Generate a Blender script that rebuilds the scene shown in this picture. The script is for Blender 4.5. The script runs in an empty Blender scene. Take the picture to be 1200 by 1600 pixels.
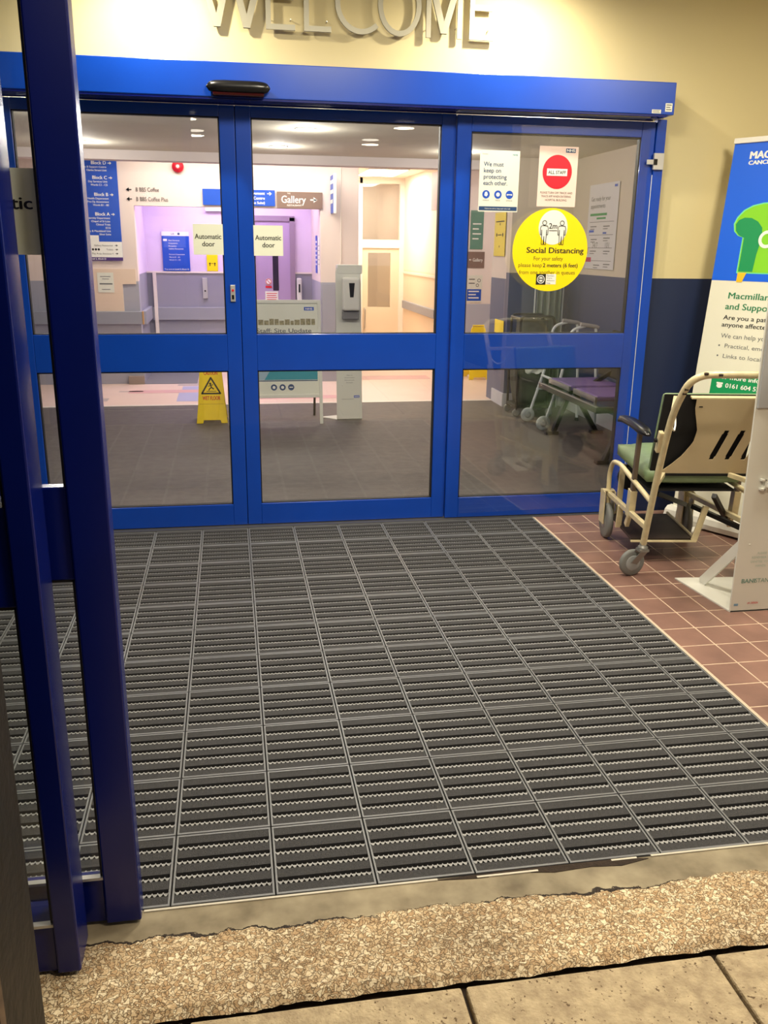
import bpy, math, random
from mathutils import Vector, Matrix
random.seed(7)
S = bpy.context.scene
COL = S.collection

# ------------------------------------------------------------------ camera
cd = bpy.data.cameras.new('camera')
cd.sensor_fit = 'VERTICAL'; cd.sensor_height = 24.0
cd.lens = 24.0 * 1378.4 / 1600.0
cd.clip_start = 0.05; cd.clip_end = 60
cam = bpy.data.objects.new('camera', cd); COL.objects.link(cam)
cr = Vector((0.9857484, -0.1677829, 0.0122090)); cu = Vector((0.0366715, 0.2851449, 0.9577826)); cf = Vector((0.1641809, 0.9436849, -0.2872339))
m = Matrix(((cr.x, cu.x, -cf.x, -0.059), (cr.y, cu.y, -cf.y, -4.786), (cr.z, cu.z, -cf.z, 1.508), (0, 0, 0, 1)))
cam.matrix_world = m
S.camera = cam

# ------------------------------------------------------------------ world, exposure, lights
S.view_settings.view_transform = 'Standard'; S.view_settings.look = 'None'
S.view_settings.gamma = 1; S.view_settings.use_curve_mapping = False
S.view_settings.exposure = 0.08
w = bpy.data.worlds.new('night'); S.world = w; w.use_nodes = True
w.node_tree.nodes['Background'].inputs[0].default_value = (0.05, 0.06, 0.10, 1)
w.node_tree.nodes['Background'].inputs[1].default_value = 0.5
S.cycles.use_denoising = True
S.cycles.max_bounces = 8; S.cycles.transparent_max_bounces = 16
S.cycles.sample_clamp_indirect = 4

def lamp(name, kind, loc, energy, color, target=None, **kw):
    l = bpy.data.lights.new(name, kind); l.energy = energy; l.color = color
    for k, v in kw.items(): setattr(l, k, v)
    o = bpy.data.objects.new(name, l); COL.objects.link(o); o.location = loc
    d = Vector(target) - Vector(loc) if target else Vector((0, 0, -1))
    o.rotation_euler = d.to_track_quat('-Z', 'Y').to_euler()
    return o
WARM = (1.0, 0.90, 0.71); OUT = (1.0, 0.85, 0.64); COOL = (1.0, 0.90, 0.88); LILAC = (0.86, 0.72, 1.0)
# two spots that wash the wall above the inner doors
for X in (-0.36, 1.38):
    lamp('wall_spot_light', 'SPOT', (X, -0.42, 2.80), 62, WARM, (X, -0.12, 1.9), spot_size=math.radians(160), spot_blend=0.9, shadow_soft_size=0.03)
# vestibule ceiling panels
for X, Y in ((0.6, -1.7), (2.6, -1.9)):
    lamp('vestibule_light', 'AREA', (X, Y, 2.88), 50, WARM, shape='RECTANGLE', size=0.58, size_y=0.58)
# canopy lamps over the pavement
lamp('canopy_light', 'AREA', (1.0, -3.75, 2.88), 40, OUT, shape='RECTANGLE', size=0.9, size_y=0.24)  # added lamp out of view: lights the paving, only grazes the door fronts
for X, Y in ((1.95, -8.2), (2.07, -6.35), (-0.42, -7.8), (-0.47, -6.2)):
    lamp('canopy_light', 'AREA', (X, Y, 2.87), 4, OUT, shape='DISK', size=0.24)
# lobby downlights; the front three are unseen, added to brighten the lobby
for X, Y in ((0.53, 2.08), (-1.2, 1.2), (2.0, 1.2), (0.53, 0.9), (-1.2, 3.4), (2.0, 3.3), (0.4, 3.3)):
    lamp('lobby_light', 'POINT', (X, Y, 2.21), 26 if Y < 1.5 else 8, (1.0, 0.94, 0.86), shadow_soft_size=0.05)
# inner hall, lift recess, side corridor
lamp('hall_light', 'AREA', (0.2, 4.85, 2.575), 19, COOL, shape='RECTANGLE', size=2.4, size_y=0.5)
lamp('hall_light', 'AREA', (3.3, 5.4, 2.575), 14, COOL, shape='RECTANGLE', size=0.5, size_y=0.5)
lamp('recess_light', 'AREA', (0.0, 6.05, 2.27), 23, LILAC, shape='RECTANGLE', size=1.4, size_y=0.3)
lamp('corridor_light', 'AREA', (2.07, 8.0, 2.475), 32, (1.0, 0.90, 0.76), shape='RECTANGLE', size=0.6, size_y=1.1)
lamp('corridor_light', 'AREA', (2.2, 10.6, 2.675), 7, (1.0, 0.90, 0.76), shape='RECTANGLE', size=0.5, size_y=0.9)

# ------------------------------------------------------------------ materials
def lin(c):
    return tuple(((v / 255) / 12.92 if v / 255 <= 0.04045 else ((v / 255 + 0.055) / 1.055) ** 2.4) for v in c)
MATS = {}
def mat(name, rgb, rough=0.5, metal=0.0, noise=0.0, nscale=20, bump=0.0, bscale=80, coat=0.0, emit=None, estr=0, spec=0.5, rgb2=None):
    if name in MATS: return MATS[name]
    mt = bpy.data.materials.new(name); mt.use_nodes = True; nt = mt.node_tree; b = nt.nodes['Principled BSDF']
    c = lin(rgb); b.inputs['Base Color'].default_value = (*c, 1)
    b.inputs['Roughness'].default_value = rough; b.inputs['Metallic'].default_value = metal
    b.inputs['Coat Weight'].default_value = coat; b.inputs['Specular IOR Level'].default_value = spec
    tc = nt.nodes.new('ShaderNodeTexCoord')
    if noise or rgb2:
        n = nt.nodes.new('ShaderNodeTexNoise'); n.inputs['Scale'].default_value = nscale; n.inputs['Detail'].default_value = 6
        nt.links.new(tc.outputs['Object'], n.inputs['Vector'])
        r = nt.nodes.new('ShaderNodeValToRGB'); r.color_ramp.elements[0].position = 0.3; r.color_ramp.elements[1].position = 0.7
        if rgb2: c2 = lin(rgb2); a = c2
        else: a = tuple(v * (1 - noise) for v in c)
        r.color_ramp.elements[0].color = (*a, 1); r.color_ramp.elements[1].color = (*(tuple(min(1, v * (1 + noise)) for v in c)), 1)
        nt.links.new(n.outputs['Fac'], r.inputs['Fac']); nt.links.new(r.outputs['Color'], b.inputs['Base Color'])
    if bump:
        n = nt.nodes.new('ShaderNodeTexNoise'); n.inputs['Scale'].default_value = bscale; n.inputs['Detail'].default_value = 4
        nt.links.new(tc.outputs['Object'], n.inputs['Vector'])
        bp = nt.nodes.new('ShaderNodeBump'); bp.inputs['Strength'].default_value = bump; bp.inputs['Distance'].default_value = 0.01
        nt.links.new(n.outputs['Fac'], bp.inputs['Height']); nt.links.new(bp.outputs['Normal'], b.inputs['Normal'])
    if emit: b.inputs['Emission Color'].default_value = (*lin(emit), 1); b.inputs['Emission Strength'].default_value = estr
    MATS[name] = mt; return mt

def wall_mat(name, low, high, zsplit, mid=None, line=None, rl=0.45, rh=0.8):
    """painted wall: dado colour below zsplit, upper colour above (world height)"""
    mt = bpy.data.materials.new(name); mt.use_nodes = True; nt = mt.node_tree; b = nt.nodes['Principled BSDF']
    g = nt.nodes.new('ShaderNodeNewGeometry'); s = nt.nodes.new('ShaderNodeSeparateXYZ'); nt.links.new(g.outputs['Position'], s.inputs[0])
    gt = nt.nodes.new('ShaderNodeMath'); gt.operation = 'GREATER_THAN'; gt.inputs[1].default_value = zsplit
    nt.links.new(s.outputs['Z'], gt.inputs[0])
    n = nt.nodes.new('ShaderNodeTexNoise'); n.inputs['Scale'].default_value = 3; n.inputs['Detail'].default_value = 5
    mx = nt.nodes.new('ShaderNodeMix'); mx.data_type = 'RGBA'
    mx.inputs['A'].default_value = (*lin(low), 1); mx.inputs['B'].default_value = (*lin(high), 1)
    nt.links.new(gt.outputs[0], mx.inputs['Factor'])
    hs = nt.nodes.new('ShaderNodeHueSaturation'); mr = nt.nodes.new('ShaderNodeMapRange')
    mr.inputs['To Min'].default_value = 0.93; mr.inputs['To Max'].default_value = 1.05
    nt.links.new(n.outputs['Fac'], mr.inputs['Value']); nt.links.new(mr.outputs[0], hs.inputs['Value'])
    nt.links.new(mx.outputs['Result'], hs.inputs['Color']); nt.links.new(hs.outputs[0], b.inputs['Base Color'])
    rr = nt.nodes.new('ShaderNodeMapRange'); rr.inputs['To Min'].default_value = rl; rr.inputs['To Max'].default_value = rh
    nt.links.new(gt.outputs[0], rr.inputs['Value']); nt.links.new(rr.outputs[0], b.inputs['Roughness'])
    bn = nt.nodes.new('ShaderNodeTexNoise'); bn.inputs['Scale'].default_value = 160
    bp = nt.nodes.new('ShaderNodeBump'); bp.inputs['Strength'].default_value = 0.08; bp.inputs['Distance'].default_value = 0.004
    nt.links.new(bn.outputs['Fac'], bp.inputs['Height']); nt.links.new(bp.outputs['Normal'], b.inputs['Normal'])
    return mt

def glass_mat():
    mt = bpy.data.materials.new('clear_glass'); mt.use_nodes = True; nt = mt.node_tree; nt.nodes.clear()
    o = nt.nodes.new('ShaderNodeOutputMaterial'); t = nt.nodes.new('ShaderNodeBsdfTransparent'); g = nt.nodes.new('ShaderNodeBsdfGlossy')
    t.inputs[0].default_value = (0.98, 0.99, 0.985, 1); g.inputs['Roughness'].default_value = 0.0; g.inputs[0].default_value = (1, 1, 1, 1)
    f = nt.nodes.new('ShaderNodeFresnel'); ge = nt.nodes.new('ShaderNodeNewGeometry'); mr = nt.nodes.new('ShaderNodeMapRange')
    mr.inputs['To Min'].default_value = 1.5; mr.inputs['To Max'].default_value = 1 / 1.5   # same reflectance on both faces of the pane
    nt.links.new(ge.outputs['Backfacing'], mr.inputs['Value']); nt.links.new(mr.outputs[0], f.inputs[0]); mx = nt.nodes.new('ShaderNodeMixShader')
    nt.links.new(f.outputs[0], mx.inputs[0]); nt.links.new(t.outputs[0], mx.inputs[1]); nt.links.new(g.outputs[0], mx.inputs[2])
    nt.links.new(mx.outputs[0], o.inputs[0]); return mt

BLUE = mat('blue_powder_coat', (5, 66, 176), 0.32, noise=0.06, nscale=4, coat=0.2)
BLUE_SHADE = mat('shaded_blue_frame_paint', (3, 22, 108), 0.25, noise=0.08, nscale=4)  # frame blue darkened: the shade of unlit faces is put into the colour
GLASS = glass_mat()
GASKET = mat('black_rubber_gasket', (14, 14, 18), 0.6)
ALU = mat('brushed_aluminium', (185, 185, 182), 0.35, 0.9)
SILVER = mat('satin_silver', (205, 205, 205), 0.35, 0.5)
BLACKP = mat('black_plastic', (16, 16, 18), 0.28)
WHITE = mat('white_print', (238, 238, 232), 0.55)
PAPER = mat('paper', (225, 226, 214), 0.5, noise=0.03, nscale=6)
INK = mat('black_ink', (18, 18, 20), 0.6)
GREYINK = mat('grey_ink', (95, 98, 102), 0.6)
NAVYINK = mat('navy_ink', (20, 62, 112), 0.6)
NHSB = mat('sign_blue', (20, 78, 190), 0.4)
TEAL = mat('teal_print', (30, 140, 160), 0.5)
REDP = mat('red_print', (205, 18, 44), 0.45)
YEL = mat('yellow_print', (255, 226, 0), 0.42)
YELP = mat('yellow_plastic', (252, 216, 10), 0.38, noise=0.05, nscale=9)
GREEN = mat('green_print', (0, 145, 84), 0.5)
GREENL = mat('light_green_print', (130, 208, 30), 0.5)
GREENP = mat('pale_green_print', (112, 225, 160), 0.5)
BRIGHTB = mat('banner_blue', (6, 96, 232), 0.4)
ORANGE = mat('amber_print', (246, 190, 30), 0.5)
BROWNS = mat('brown_sign', (128, 104, 92), 0.45)
PURP = mat('purple_strip', (74, 44, 118), 0.45)
BEIGE = mat('cream_enamel_tube', (214, 200, 160), 0.35, noise=0.10, nscale=30, coat=0.2)
BEIGED = mat('beige_panel', (190, 172, 138), 0.42, noise=0.05, nscale=5)
CHIP = mat('chipped_paint', (48, 34, 26), 0.7)
VINYLG = mat('green_vinyl', (128, 150, 112), 0.42, noise=0.12, nscale=10, bump=0.12, bscale=25)
BLACKF = mat('black_fabric', (14, 14, 16), 0.8)
BROWNM = mat('brown_metal_post', (110, 96, 84), 0.4, 0.3)
RUBBER = mat('grey_rubber', (122, 124, 122), 0.6)
HUB = mat('grey_hub', (158, 162, 164), 0.4)
GALV = mat('galvanised_steel', (150, 150, 146), 0.4, 0.7)
STAND = mat('white_powder_coat', (222, 222, 214), 0.35, noise=0.02, nscale=3)
STANDG = mat('pale_grey_plastic', (166, 168, 172), 0.4)
GREYP = mat('grey_plastic', (128, 126, 128), 0.45)
DARKM = mat('dark_metal', (34, 34, 36), 0.4, 0.5)
WTUBE = mat('white_walker_tube', (214, 218, 222), 0.35)
PURPS = mat('purple_vinyl', (112, 84, 150), 0.45, noise=0.06, nscale=8)
BRUSH = mat('sign_letter_metal', (168, 164, 144), 0.45, 0.2, noise=0.04, nscale=3)
PINK = mat('pink_paper', (240, 214, 204), 0.5)
OLIVE = mat('olive_fabric', (70, 72, 62), 0.7, noise=0.2, nscale=8)
SHEET = mat('grey_green_sheet', (120, 128, 120), 0.7, noise=0.1, nscale=3)
WOOD = mat('wood_end_grain', (190, 150, 96), 0.6)
DADO = mat('grey_vinyl_dado', (160, 160, 172), 0.5, noise=0.03, nscale=3)
RAILM = mat('grey_crash_rail', (150, 152, 162), 0.45, noise=0.03, nscale=3)
LILACW = mat('lilac_wall_paint', (222, 205, 232), 0.6, noise=0.03, nscale=3)
LILACD = mat('lilac_door_paint', (176, 150, 188), 0.5)
CREAMD = mat('cream_door_paint', (224, 206, 180), 0.5)
FRAMEW = mat('off_white_gloss', (236, 226, 214), 0.35)
LIGHTON = mat('lamp_diffuser', (255, 250, 235), 0.5, emit=(255, 246, 225), estr=9)

# ------------------------------------------------------------------ mesh helpers
class Fr:
    """a local frame: origin o, axes u (right), v (up), n = u x v (towards the viewer)"""
    def __init__(s, o, u, v=(0, 0, 1)):
        s.o = Vector(o); s.u = Vector(u).normalized(); s.v = Vector(v).normalized(); s.n = s.u.cross(s.v)
    def p(s, a, b, c=0.0): return s.o + s.u * a + s.v * b + s.n * c
ID = None
TXT = {}
def text_mesh(body, align, bold):
    k = (body, align, bold)
    if k in TXT: return TXT[k]
    c = bpy.data.curves.new('t', 'FONT'); c.body = body; c.align_x = align; c.size = 1; c.offset = bold; c.resolution_u = 3
    c.space_line = 0.95
    o = bpy.data.objects.new('t', c); COL.objects.link(o)
    dg = bpy.context.evaluated_depsgraph_get(); me = bpy.data.meshes.new_from_object(o.evaluated_get(dg))
    vs = [(v.co.x, v.co.y) for v in me.vertices]; fs = [tuple(p.vertices) for p in me.polygons]
    bpy.data.objects.remove(o); bpy.data.curves.remove(c); bpy.data.meshes.remove(me)
    TXT[k] = (vs, fs); return TXT[k]

class MB:
    def __init__(s): s.v = []; s.f = []; s.sm = []
    def add(s, vs, fs, smooth=False):
        b = len(s.v); s.v += [tuple(x) for x in vs]; s.f += [tuple(i + b for i in f) for f in fs]; s.sm += [smooth] * len(fs); return s
    def box(s, x0, x1, y0, y1, z0, z1):
        vs = [(x, y, z) for x in (x0, x1) for y in (y0, y1) for z in (z0, z1)]
        return s.add(vs, [(0, 1, 3, 2), (4, 6, 7, 5), (0, 4, 5, 1), (2, 3, 7, 6), (0, 2, 6, 4), (1, 5, 7, 3)])
    def fbox(s, F, a0, a1, b0, b1, c0, c1):
        vs = [F.p(a, b, c) for a in (a0, a1) for b in (b0, b1) for c in (c0, c1)]
        return s.add(vs, [(0, 1, 3, 2), (4, 6, 7, 5), (0, 4, 5, 1), (2, 3, 7, 6), (0, 2, 6, 4), (1, 5, 7, 3)])
    def prism(s, F, poly, c0, c1):
        n = len(poly); vs = [F.p(a, b, c0) for a, b in poly] + [F.p(a, b, c1) for a, b in poly]
        fs = [tuple(range(n))[::-1], tuple(range(n, 2 * n))] + [(i, (i + 1) % n, n + (i + 1) % n, n + i) for i in range(n)]
        return s.add(vs, fs)
    def flat(s, F, poly, c=0.0): return s.add([F.p(a, b, c) for a, b in poly], [tuple(range(len(poly)))])
    def rect(s, F, a0, a1, b0, b1, c=0.0): return s.flat(F, [(a0, b0), (a1, b0), (a1, b1), (a0, b1)], c)
    def disc(s, F, a, b, r, c=0.0, ry=None, n=40):
        ry = ry or r; return s.flat(F, [(a + r * math.cos(2 * math.pi * i / n), b + ry * math.sin(2 * math.pi * i / n)) for i in range(n)], c)
    def ring(s, F, a, b, r, t, c=0.0, n=36, a0=0, a1=360):
        vs = []; fs = []
        for i in range(n + 1):
            an = math.radians(a0 + (a1 - a0) * i / n)
            for rr in (r, r - t): vs.append(F.p(a + rr * math.cos(an), b + rr * math.sin(an), c))
        for i in range(n): fs.append((2 * i, 2 * i + 2, 2 * i + 3, 2 * i + 1))
        return s.add(vs, fs)
    def line(s, F, pts, t, c=0.0):
        for (a, b), (d, e) in zip(pts, pts[1:]):
            L = math.hypot(d - a, e - b) or 1e-9; nx, ny = -(e - b) / L * t / 2, (d - a) / L * t / 2
            s.flat(F, [(a + nx, b + ny), (a - nx, b - ny), (d - nx, e - ny), (d + nx, e + ny)], c)
        return s
    def text(s, F, body, a, b, h, align='LEFT', fit=None, bold=0.0, c=0.0):
        vs, fs = text_mesh(body, align, 0)
        if not vs: return s
        k = h / 0.70; kx = k
        if fit:
            x0 = min(v[0] for v in vs); x1 = max(v[0] for v in vs); kx = fit / (x1 - x0)
        for j, (dx, dy) in enumerate(((-1, 0), (1, 0), (0, .6), (0, -.6)) if bold else ((0, 0),)):
            s.add([F.p(a + (x + dx * bold * 1.2) * kx, b + (y + dy * bold) * k, c + j * .00002) for x, y in vs], fs)
        return s
    def tube(s, pts, r, seg=10, closed=False, cap=True, rr=None):
        pts = [Vector(p) for p in pts]; n = len(pts); rings = []
        up = None
        for i, p in enumerate(pts):
            if closed: t = (pts[(i + 1) % n] - pts[i - 1])
            else: t = (pts[min(i + 1, n - 1)] - pts[max(i - 1, 0)])
            t.normalize()
            if up is None: up = Vector((0, 0, 1)) if abs(t.z) < 0.9 else Vector((1, 0, 0))
            a = t.cross(up).normalized(); up = a.cross(t).normalized()
            q = rr[i] if rr else r
            rings.append([p + a * q * math.cos(2 * math.pi * k / seg) + up * q * math.sin(2 * math.pi * k / seg) for k in range(seg)])
        vs = [v for R in rings for v in R]; fs = []
        m = n if closed else n - 1
        for i in range(m):
            j = (i + 1) % n
            for k in range(seg): fs.append((i * seg + k, i * seg + (k + 1) % seg, j * seg + (k + 1) % seg, j * seg + k))
        s.add(vs, fs, True)
        if cap and not closed: s.add(rings[0], [tuple(range(seg))]); s.add(rings[-1], [tuple(range(seg))[::-1]])
        return s
    def bar(s, p0, p1, w, h, up=(0, 0, 1)):
        p0 = Vector(p0); p1 = Vector(p1); t = (p1 - p0).normalized(); a = t.cross(Vector(up))
        if a.length < 1e-4: a = t.cross(Vector((1, 0, 0)))
        a.normalize(); b = a.cross(t).normalized()
        vs = [p + a * i * w / 2 + b * j * h / 2 for p in (p0, p1) for i, j in ((-1, -1), (1, -1), (1, 1), (-1, 1))]
        return s.add(vs, [(3, 2, 1, 0), (4, 5, 6, 7), (0, 1, 5, 4), (1, 2, 6, 5), (2, 3, 7, 6), (3, 0, 4, 7)])
    def lathe(s, c, axis, prof, seg=28):
        c = Vector(c); ax = Vector(axis).normalized(); a = ax.orthogonal().normalized(); b = ax.cross(a)
        vs = [c + ax * h + (a * math.cos(2 * math.pi * k / seg) + b * math.sin(2 * math.pi * k / seg)) * r for h, r in prof for k in range(seg)]
        fs = []
        for i in range(len(prof) - 1):
            for k in range(seg): fs.append((i * seg + k, i * seg + (k + 1) % seg, (i + 1) * seg + (k + 1) % seg, (i + 1) * seg + k))
        s.add(vs, fs, True); n = len(prof)
        s.add(vs[:seg], [tuple(range(seg))[::-1]]); s.add(vs[(n - 1) * seg:], [tuple(range(seg))])
        return s
    def build_each(s, name, material, parent=None, **kw):
        """one object per connected piece"""
        par = list(range(len(s.v)))
        def fd(i):
            while par[i] != i: par[i] = par[par[i]]; i = par[i]
            return i
        for f in s.f:
            for q in f[1:]: par[fd(q)] = fd(f[0])
        grp = {}
        for f, sm in zip(s.f, s.sm): grp.setdefault(fd(f[0]), []).append((f, sm))
        for fs in grp.values():
            b = MB(); ids = {}
            for f, sm in fs:
                for q in f:
                    if q not in ids: ids[q] = len(b.v); b.v.append(s.v[q])
                b.f.append(tuple(ids[q] for q in f)); b.sm.append(sm)
            b.build(name, material, parent, **kw)
    def build(s, name, material, parent=None, bevel=0, seg=2):
        me = bpy.data.meshes.new(name); me.from_pydata(s.v, [], s.f)
        for p, q in zip(me.polygons, s.sm): p.use_smooth = q
        me.materials.append(material); me.validate(); me.update()
        o = bpy.data.objects.new(name, me); COL.objects.link(o)
        if parent: o.parent = parent; o.matrix_parent_inverse = parent.matrix_world.inverted()
        if bevel:
            b = o.modifiers.new('bevel', 'BEVEL'); b.width = bevel; b.segments = seg; b.limit_method = 'ANGLE'; b.angle_limit = math.radians(40)
        return o

def smooth_path(pts, r, n=6):
    """round the corners of a polyline with radius r"""
    pts = [Vector(p) for p in pts]; out = [pts[0]]
    for a, b, c in zip(pts, pts[1:], pts[2:]):
        d0 = (a - b); d1 = (c - b); k = min(r, d0.length * 0.45, d1.length * 0.45)
        p0 = b + d0.normalized() * k; p1 = b + d1.normalized() * k
        for i in range(n + 1):
            t = i / n; out.append(p0 * (1 - t) ** 2 + b * 2 * t * (1 - t) + p1 * t ** 2)
    out.append(pts[-1]); return out

def tag(o, label, cat, group=None, kind=None):
    if label: o['label'] = label
    if cat: o['category'] = cat
    if group: o['group'] = group
    if kind: o['kind'] = kind
    return o
def empty(name, loc, label, cat, group=None):
    o = bpy.data.objects.new(name, None); COL.objects.link(o); o.location = loc; o.empty_display_size = 0.1
    bpy.context.view_layer.update()
    return tag(o, label, cat, group)
def struct(o): o['kind'] = 'structure'; return o

# ------------------------------------------------------------------ structure: ground and floors
def pave_mat():
    mt = bpy.data.materials.new('weathered_threshold_concrete'); mt.use_nodes = True; nt = mt.node_tree; b = nt.nodes['Principled BSDF']
    N = nt.nodes.new; L = nt.links.new
    tc = N('ShaderNodeTexCoord'); sp = N('ShaderNodeSeparateXYZ'); L(tc.outputs['Object'], sp.inputs[0])
    # exposed aggregate stones
    vo = N('ShaderNodeTexVoronoi'); vo.inputs['Scale'].default_value = 98; vo.inputs['Randomness'].default_value = 1
    wn = N('ShaderNodeTexNoise'); wn.inputs['Scale'].default_value = 60
    av = N('ShaderNodeMix'); av.data_type = 'VECTOR'; av.inputs['Factor'].default_value = 0.03
    L(tc.outputs['Object'], av.inputs['A']); L(wn.outputs['Color'], av.inputs['B']); L(av.outputs['Result'], vo.inputs['Vector']); L(tc.outputs['Object'], wn.inputs['Vector'])
    ve = N('ShaderNodeTexVoronoi'); ve.feature = 'DISTANCE_TO_EDGE'; ve.inputs['Scale'].default_value = 98; L(av.outputs['Result'], ve.inputs['Vector'])
    ed = N('ShaderNodeMapRange'); ed.inputs['From Max'].default_value = 0.09; L(ve.outputs['Distance'], ed.inputs['Value'])
    cr = N('ShaderNodeValToRGB'); e = cr.color_ramp; e.elements[0].color = (*lin((178, 146, 106)), 1); e.elements[1].color = (*lin((236, 220, 186)), 1)
    x = e.elements.new(0.55); x.color = (*lin((206, 182, 144)), 1)
    sc = N('ShaderNodeSeparateColor'); L(vo.outputs['Color'], sc.inputs[0])
    gn = N('ShaderNodeTexNoise'); gn.inputs['Scale'].default_value = 190; gn.inputs['Detail'].default_value = 5; L(tc.outputs['Object'], gn.inputs['Vector'])
    ga = N('ShaderNodeMath'); ga.operation = 'MULTIPLY_ADD'; ga.inputs[1].default_value = 1.6; ga.inputs[2].default_value = -0.8; L(gn.outputs['Fac'], ga.inputs[0])
    gb = N('ShaderNodeMath'); gb.operation = 'ADD'; gb.use_clamp = True; L(sc.outputs[0], gb.inputs[0]); L(ga.outputs[0], gb.inputs[1]); L(gb.outputs[0], cr.inputs['Fac'])
    st = N('ShaderNodeMix'); st.data_type = 'RGBA'; st.inputs['A'].default_value = (*lin((150, 124, 92)), 1)
    L(ed.outputs[0], st.inputs['Factor']); L(cr.outputs[0], st.inputs['B'])
    # smooth screed with stains
    n1 = N('ShaderNodeTexNoise'); n1.inputs['Scale'].default_value = 9; n1.inputs['Detail'].default_value = 8; L(tc.outputs['Object'], n1.inputs['Vector'])
    r1 = N('ShaderNodeValToRGB'); r1.color_ramp.elements[0].position = 0.3; r1.color_ramp.elements[0].color = (*lin((116, 104, 82)), 1)
    r1.color_ramp.elements[1].position = 0.7; r1.color_ramp.elements[1].color = (*lin((176, 164, 136)), 1); L(n1.outputs['Fac'], r1.inputs['Fac'])
    # ragged boundary at y about -3.085
    n2 = N('ShaderNodeTexNoise'); n2.inputs['Scale'].default_value = 7; n2.inputs['Detail'].default_value = 9; n2.inputs['Roughness'].default_value = 0.65; L(tc.outputs['Object'], n2.inputs['Vector'])
    m1 = N('ShaderNodeMath'); m1.operation = 'MULTIPLY_ADD'; m1.inputs[1].default_value = 0.11; L(n2.outputs['Fac'], m1.inputs[0]); L(sp.outputs['Y'], m1.inputs[2])
    m2 = N('ShaderNodeMath'); m2.operation = 'ADD'; m2.inputs[1].default_value = 3.085 - 0.055; L(m1.outputs[0], m2.inputs[0])
    ms = N('ShaderNodeMapRange'); ms.inputs['From Min'].default_value = -0.003; ms.inputs['From Max'].default_value = 0.003; L(m2.outputs[0], ms.inputs['Value'])
    fm = N('ShaderNodeMix'); fm.data_type = 'RGBA'; L(ms.outputs[0], fm.inputs['Factor']); L(st.outputs['Result'], fm.inputs['A']); L(r1.outputs[0], fm.inputs['B'])
    # crack along the boundary, broken by noise
    ab = N('ShaderNodeMath'); ab.operation = 'ABSOLUTE'; L(m2.outputs[0], ab.inputs[0])
    n3 = N('ShaderNodeTexNoise'); n3.inputs['Scale'].default_value = 3.2; L(tc.outputs['Object'], n3.inputs['Vector'])
    w3 = N('ShaderNodeMapRange'); w3.inputs['From Min'].default_value = 0.40; w3.inputs['From Max'].default_value = 0.60; w3.inputs['To Max'].default_value = 0.0055; L(n3.outputs['Fac'], w3.inputs['Value'])
    lt = N('ShaderNodeMath'); lt.operation = 'LESS_THAN'; L(ab.outputs[0], lt.inputs[0]); L(w3.outputs[0], lt.inputs[1])
    ck = N('ShaderNodeMix'); ck.data_type = 'RGBA'; L(lt.outputs[0], ck.inputs['Factor']); L(fm.outputs['Result'], ck.inputs['A']); ck.inputs['B'].default_value = (*lin((46, 34, 24)), 1)
    # big stains
    n4 = N('ShaderNodeTexNoise'); n4.inputs['Scale'].default_value = 2.6; n4.inputs['Detail'].default_value = 6; L(tc.outputs['Object'], n4.inputs['Vector'])
    r4 = N('ShaderNodeMapRange'); r4.inputs['From Min'].default_value = 0.35; r4.inputs['From Max'].default_value = 0.65; r4.inputs['To Min'].default_value = 0.72; r4.inputs['To Max'].default_value = 1.12; L(n4.outputs['Fac'], r4.inputs['Value'])
    hs = N('ShaderNodeHueSaturation'); L(r4.outputs[0], hs.inputs['Value']); L(ck.outputs['Result'], hs.inputs['Color']); L(hs.outputs[0], b.inputs['Base Color'])
    b.inputs['Roughness'].default_value = 0.75
    # bump
    mb = N('ShaderNodeMix'); mb.data_type = 'FLOAT'; L(ms.outputs[0], mb.inputs['Factor']); L(ed.outputs[0], mb.inputs['A']); mb.inputs['B'].default_value = 1.1
    ck2 = N('ShaderNodeMath'); ck2.operation = 'SUBTRACT'; L(mb.outputs['Result'], ck2.inputs[0]); L(lt.outputs[0], ck2.inputs[1])
    bp = N('ShaderNodeBump'); bp.inputs['Strength'].default_value = 0.9; bp.inputs['Distance'].default_value = 0.003; L(ck2.outputs[0], bp.inputs['Height']); L(bp.outputs['Normal'], b.inputs['Normal'])
    return mt
SCREED = pave_mat()
def slab_mat():
    mt = mat('paving_slab', (196, 178, 144), 0.8, noise=0.0, rgb2=(158, 140, 112), nscale=34, bump=0.5, bscale=140)
    nt = mt.node_tree; b = nt.nodes['Principled BSDF']; src = b.inputs['Base Color'].links[0].from_socket
    tc = nt.nodes.new('ShaderNodeTexCoord')
    n = nt.nodes.new('ShaderNodeTexNoise'); n.inputs['Scale'].default_value = 120; n.inputs['Detail'].default_value = 3; nt.links.new(tc.outputs['Object'], n.inputs['Vector'])
    n2 = nt.nodes.new('ShaderNodeTexNoise'); n2.inputs['Scale'].default_value = 11; n2.inputs['Detail'].default_value = 3; nt.links.new(tc.outputs['Object'], n2.inputs['Vector'])
    ad = nt.nodes.new('ShaderNodeMath'); ad.operation = 'MULTIPLY_ADD'; ad.inputs[1].default_value = 0.5; nt.links.new(n2.outputs['Fac'], ad.inputs[0]); nt.links.new(n.outputs['Fac'], ad.inputs[2])
    mr = nt.nodes.new('ShaderNodeMapRange'); mr.inputs['From Min'].default_value = 0.90; mr.inputs['From Max'].default_value = 0.97; nt.links.new(ad.outputs[0], mr.inputs['Value'])
    mx = nt.nodes.new('ShaderNodeMix'); mx.data_type = 'RGBA'; nt.links.new(mr.outputs[0], mx.inputs['Factor']); nt.links.new(src, mx.inputs['A']); mx.inputs['B'].default_value = (*lin((96, 76, 52)), 1)
    nt.links.new(mx.outputs['Result'], b.inputs['Base Color'])
    return mt
SLAB = slab_mat()
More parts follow.
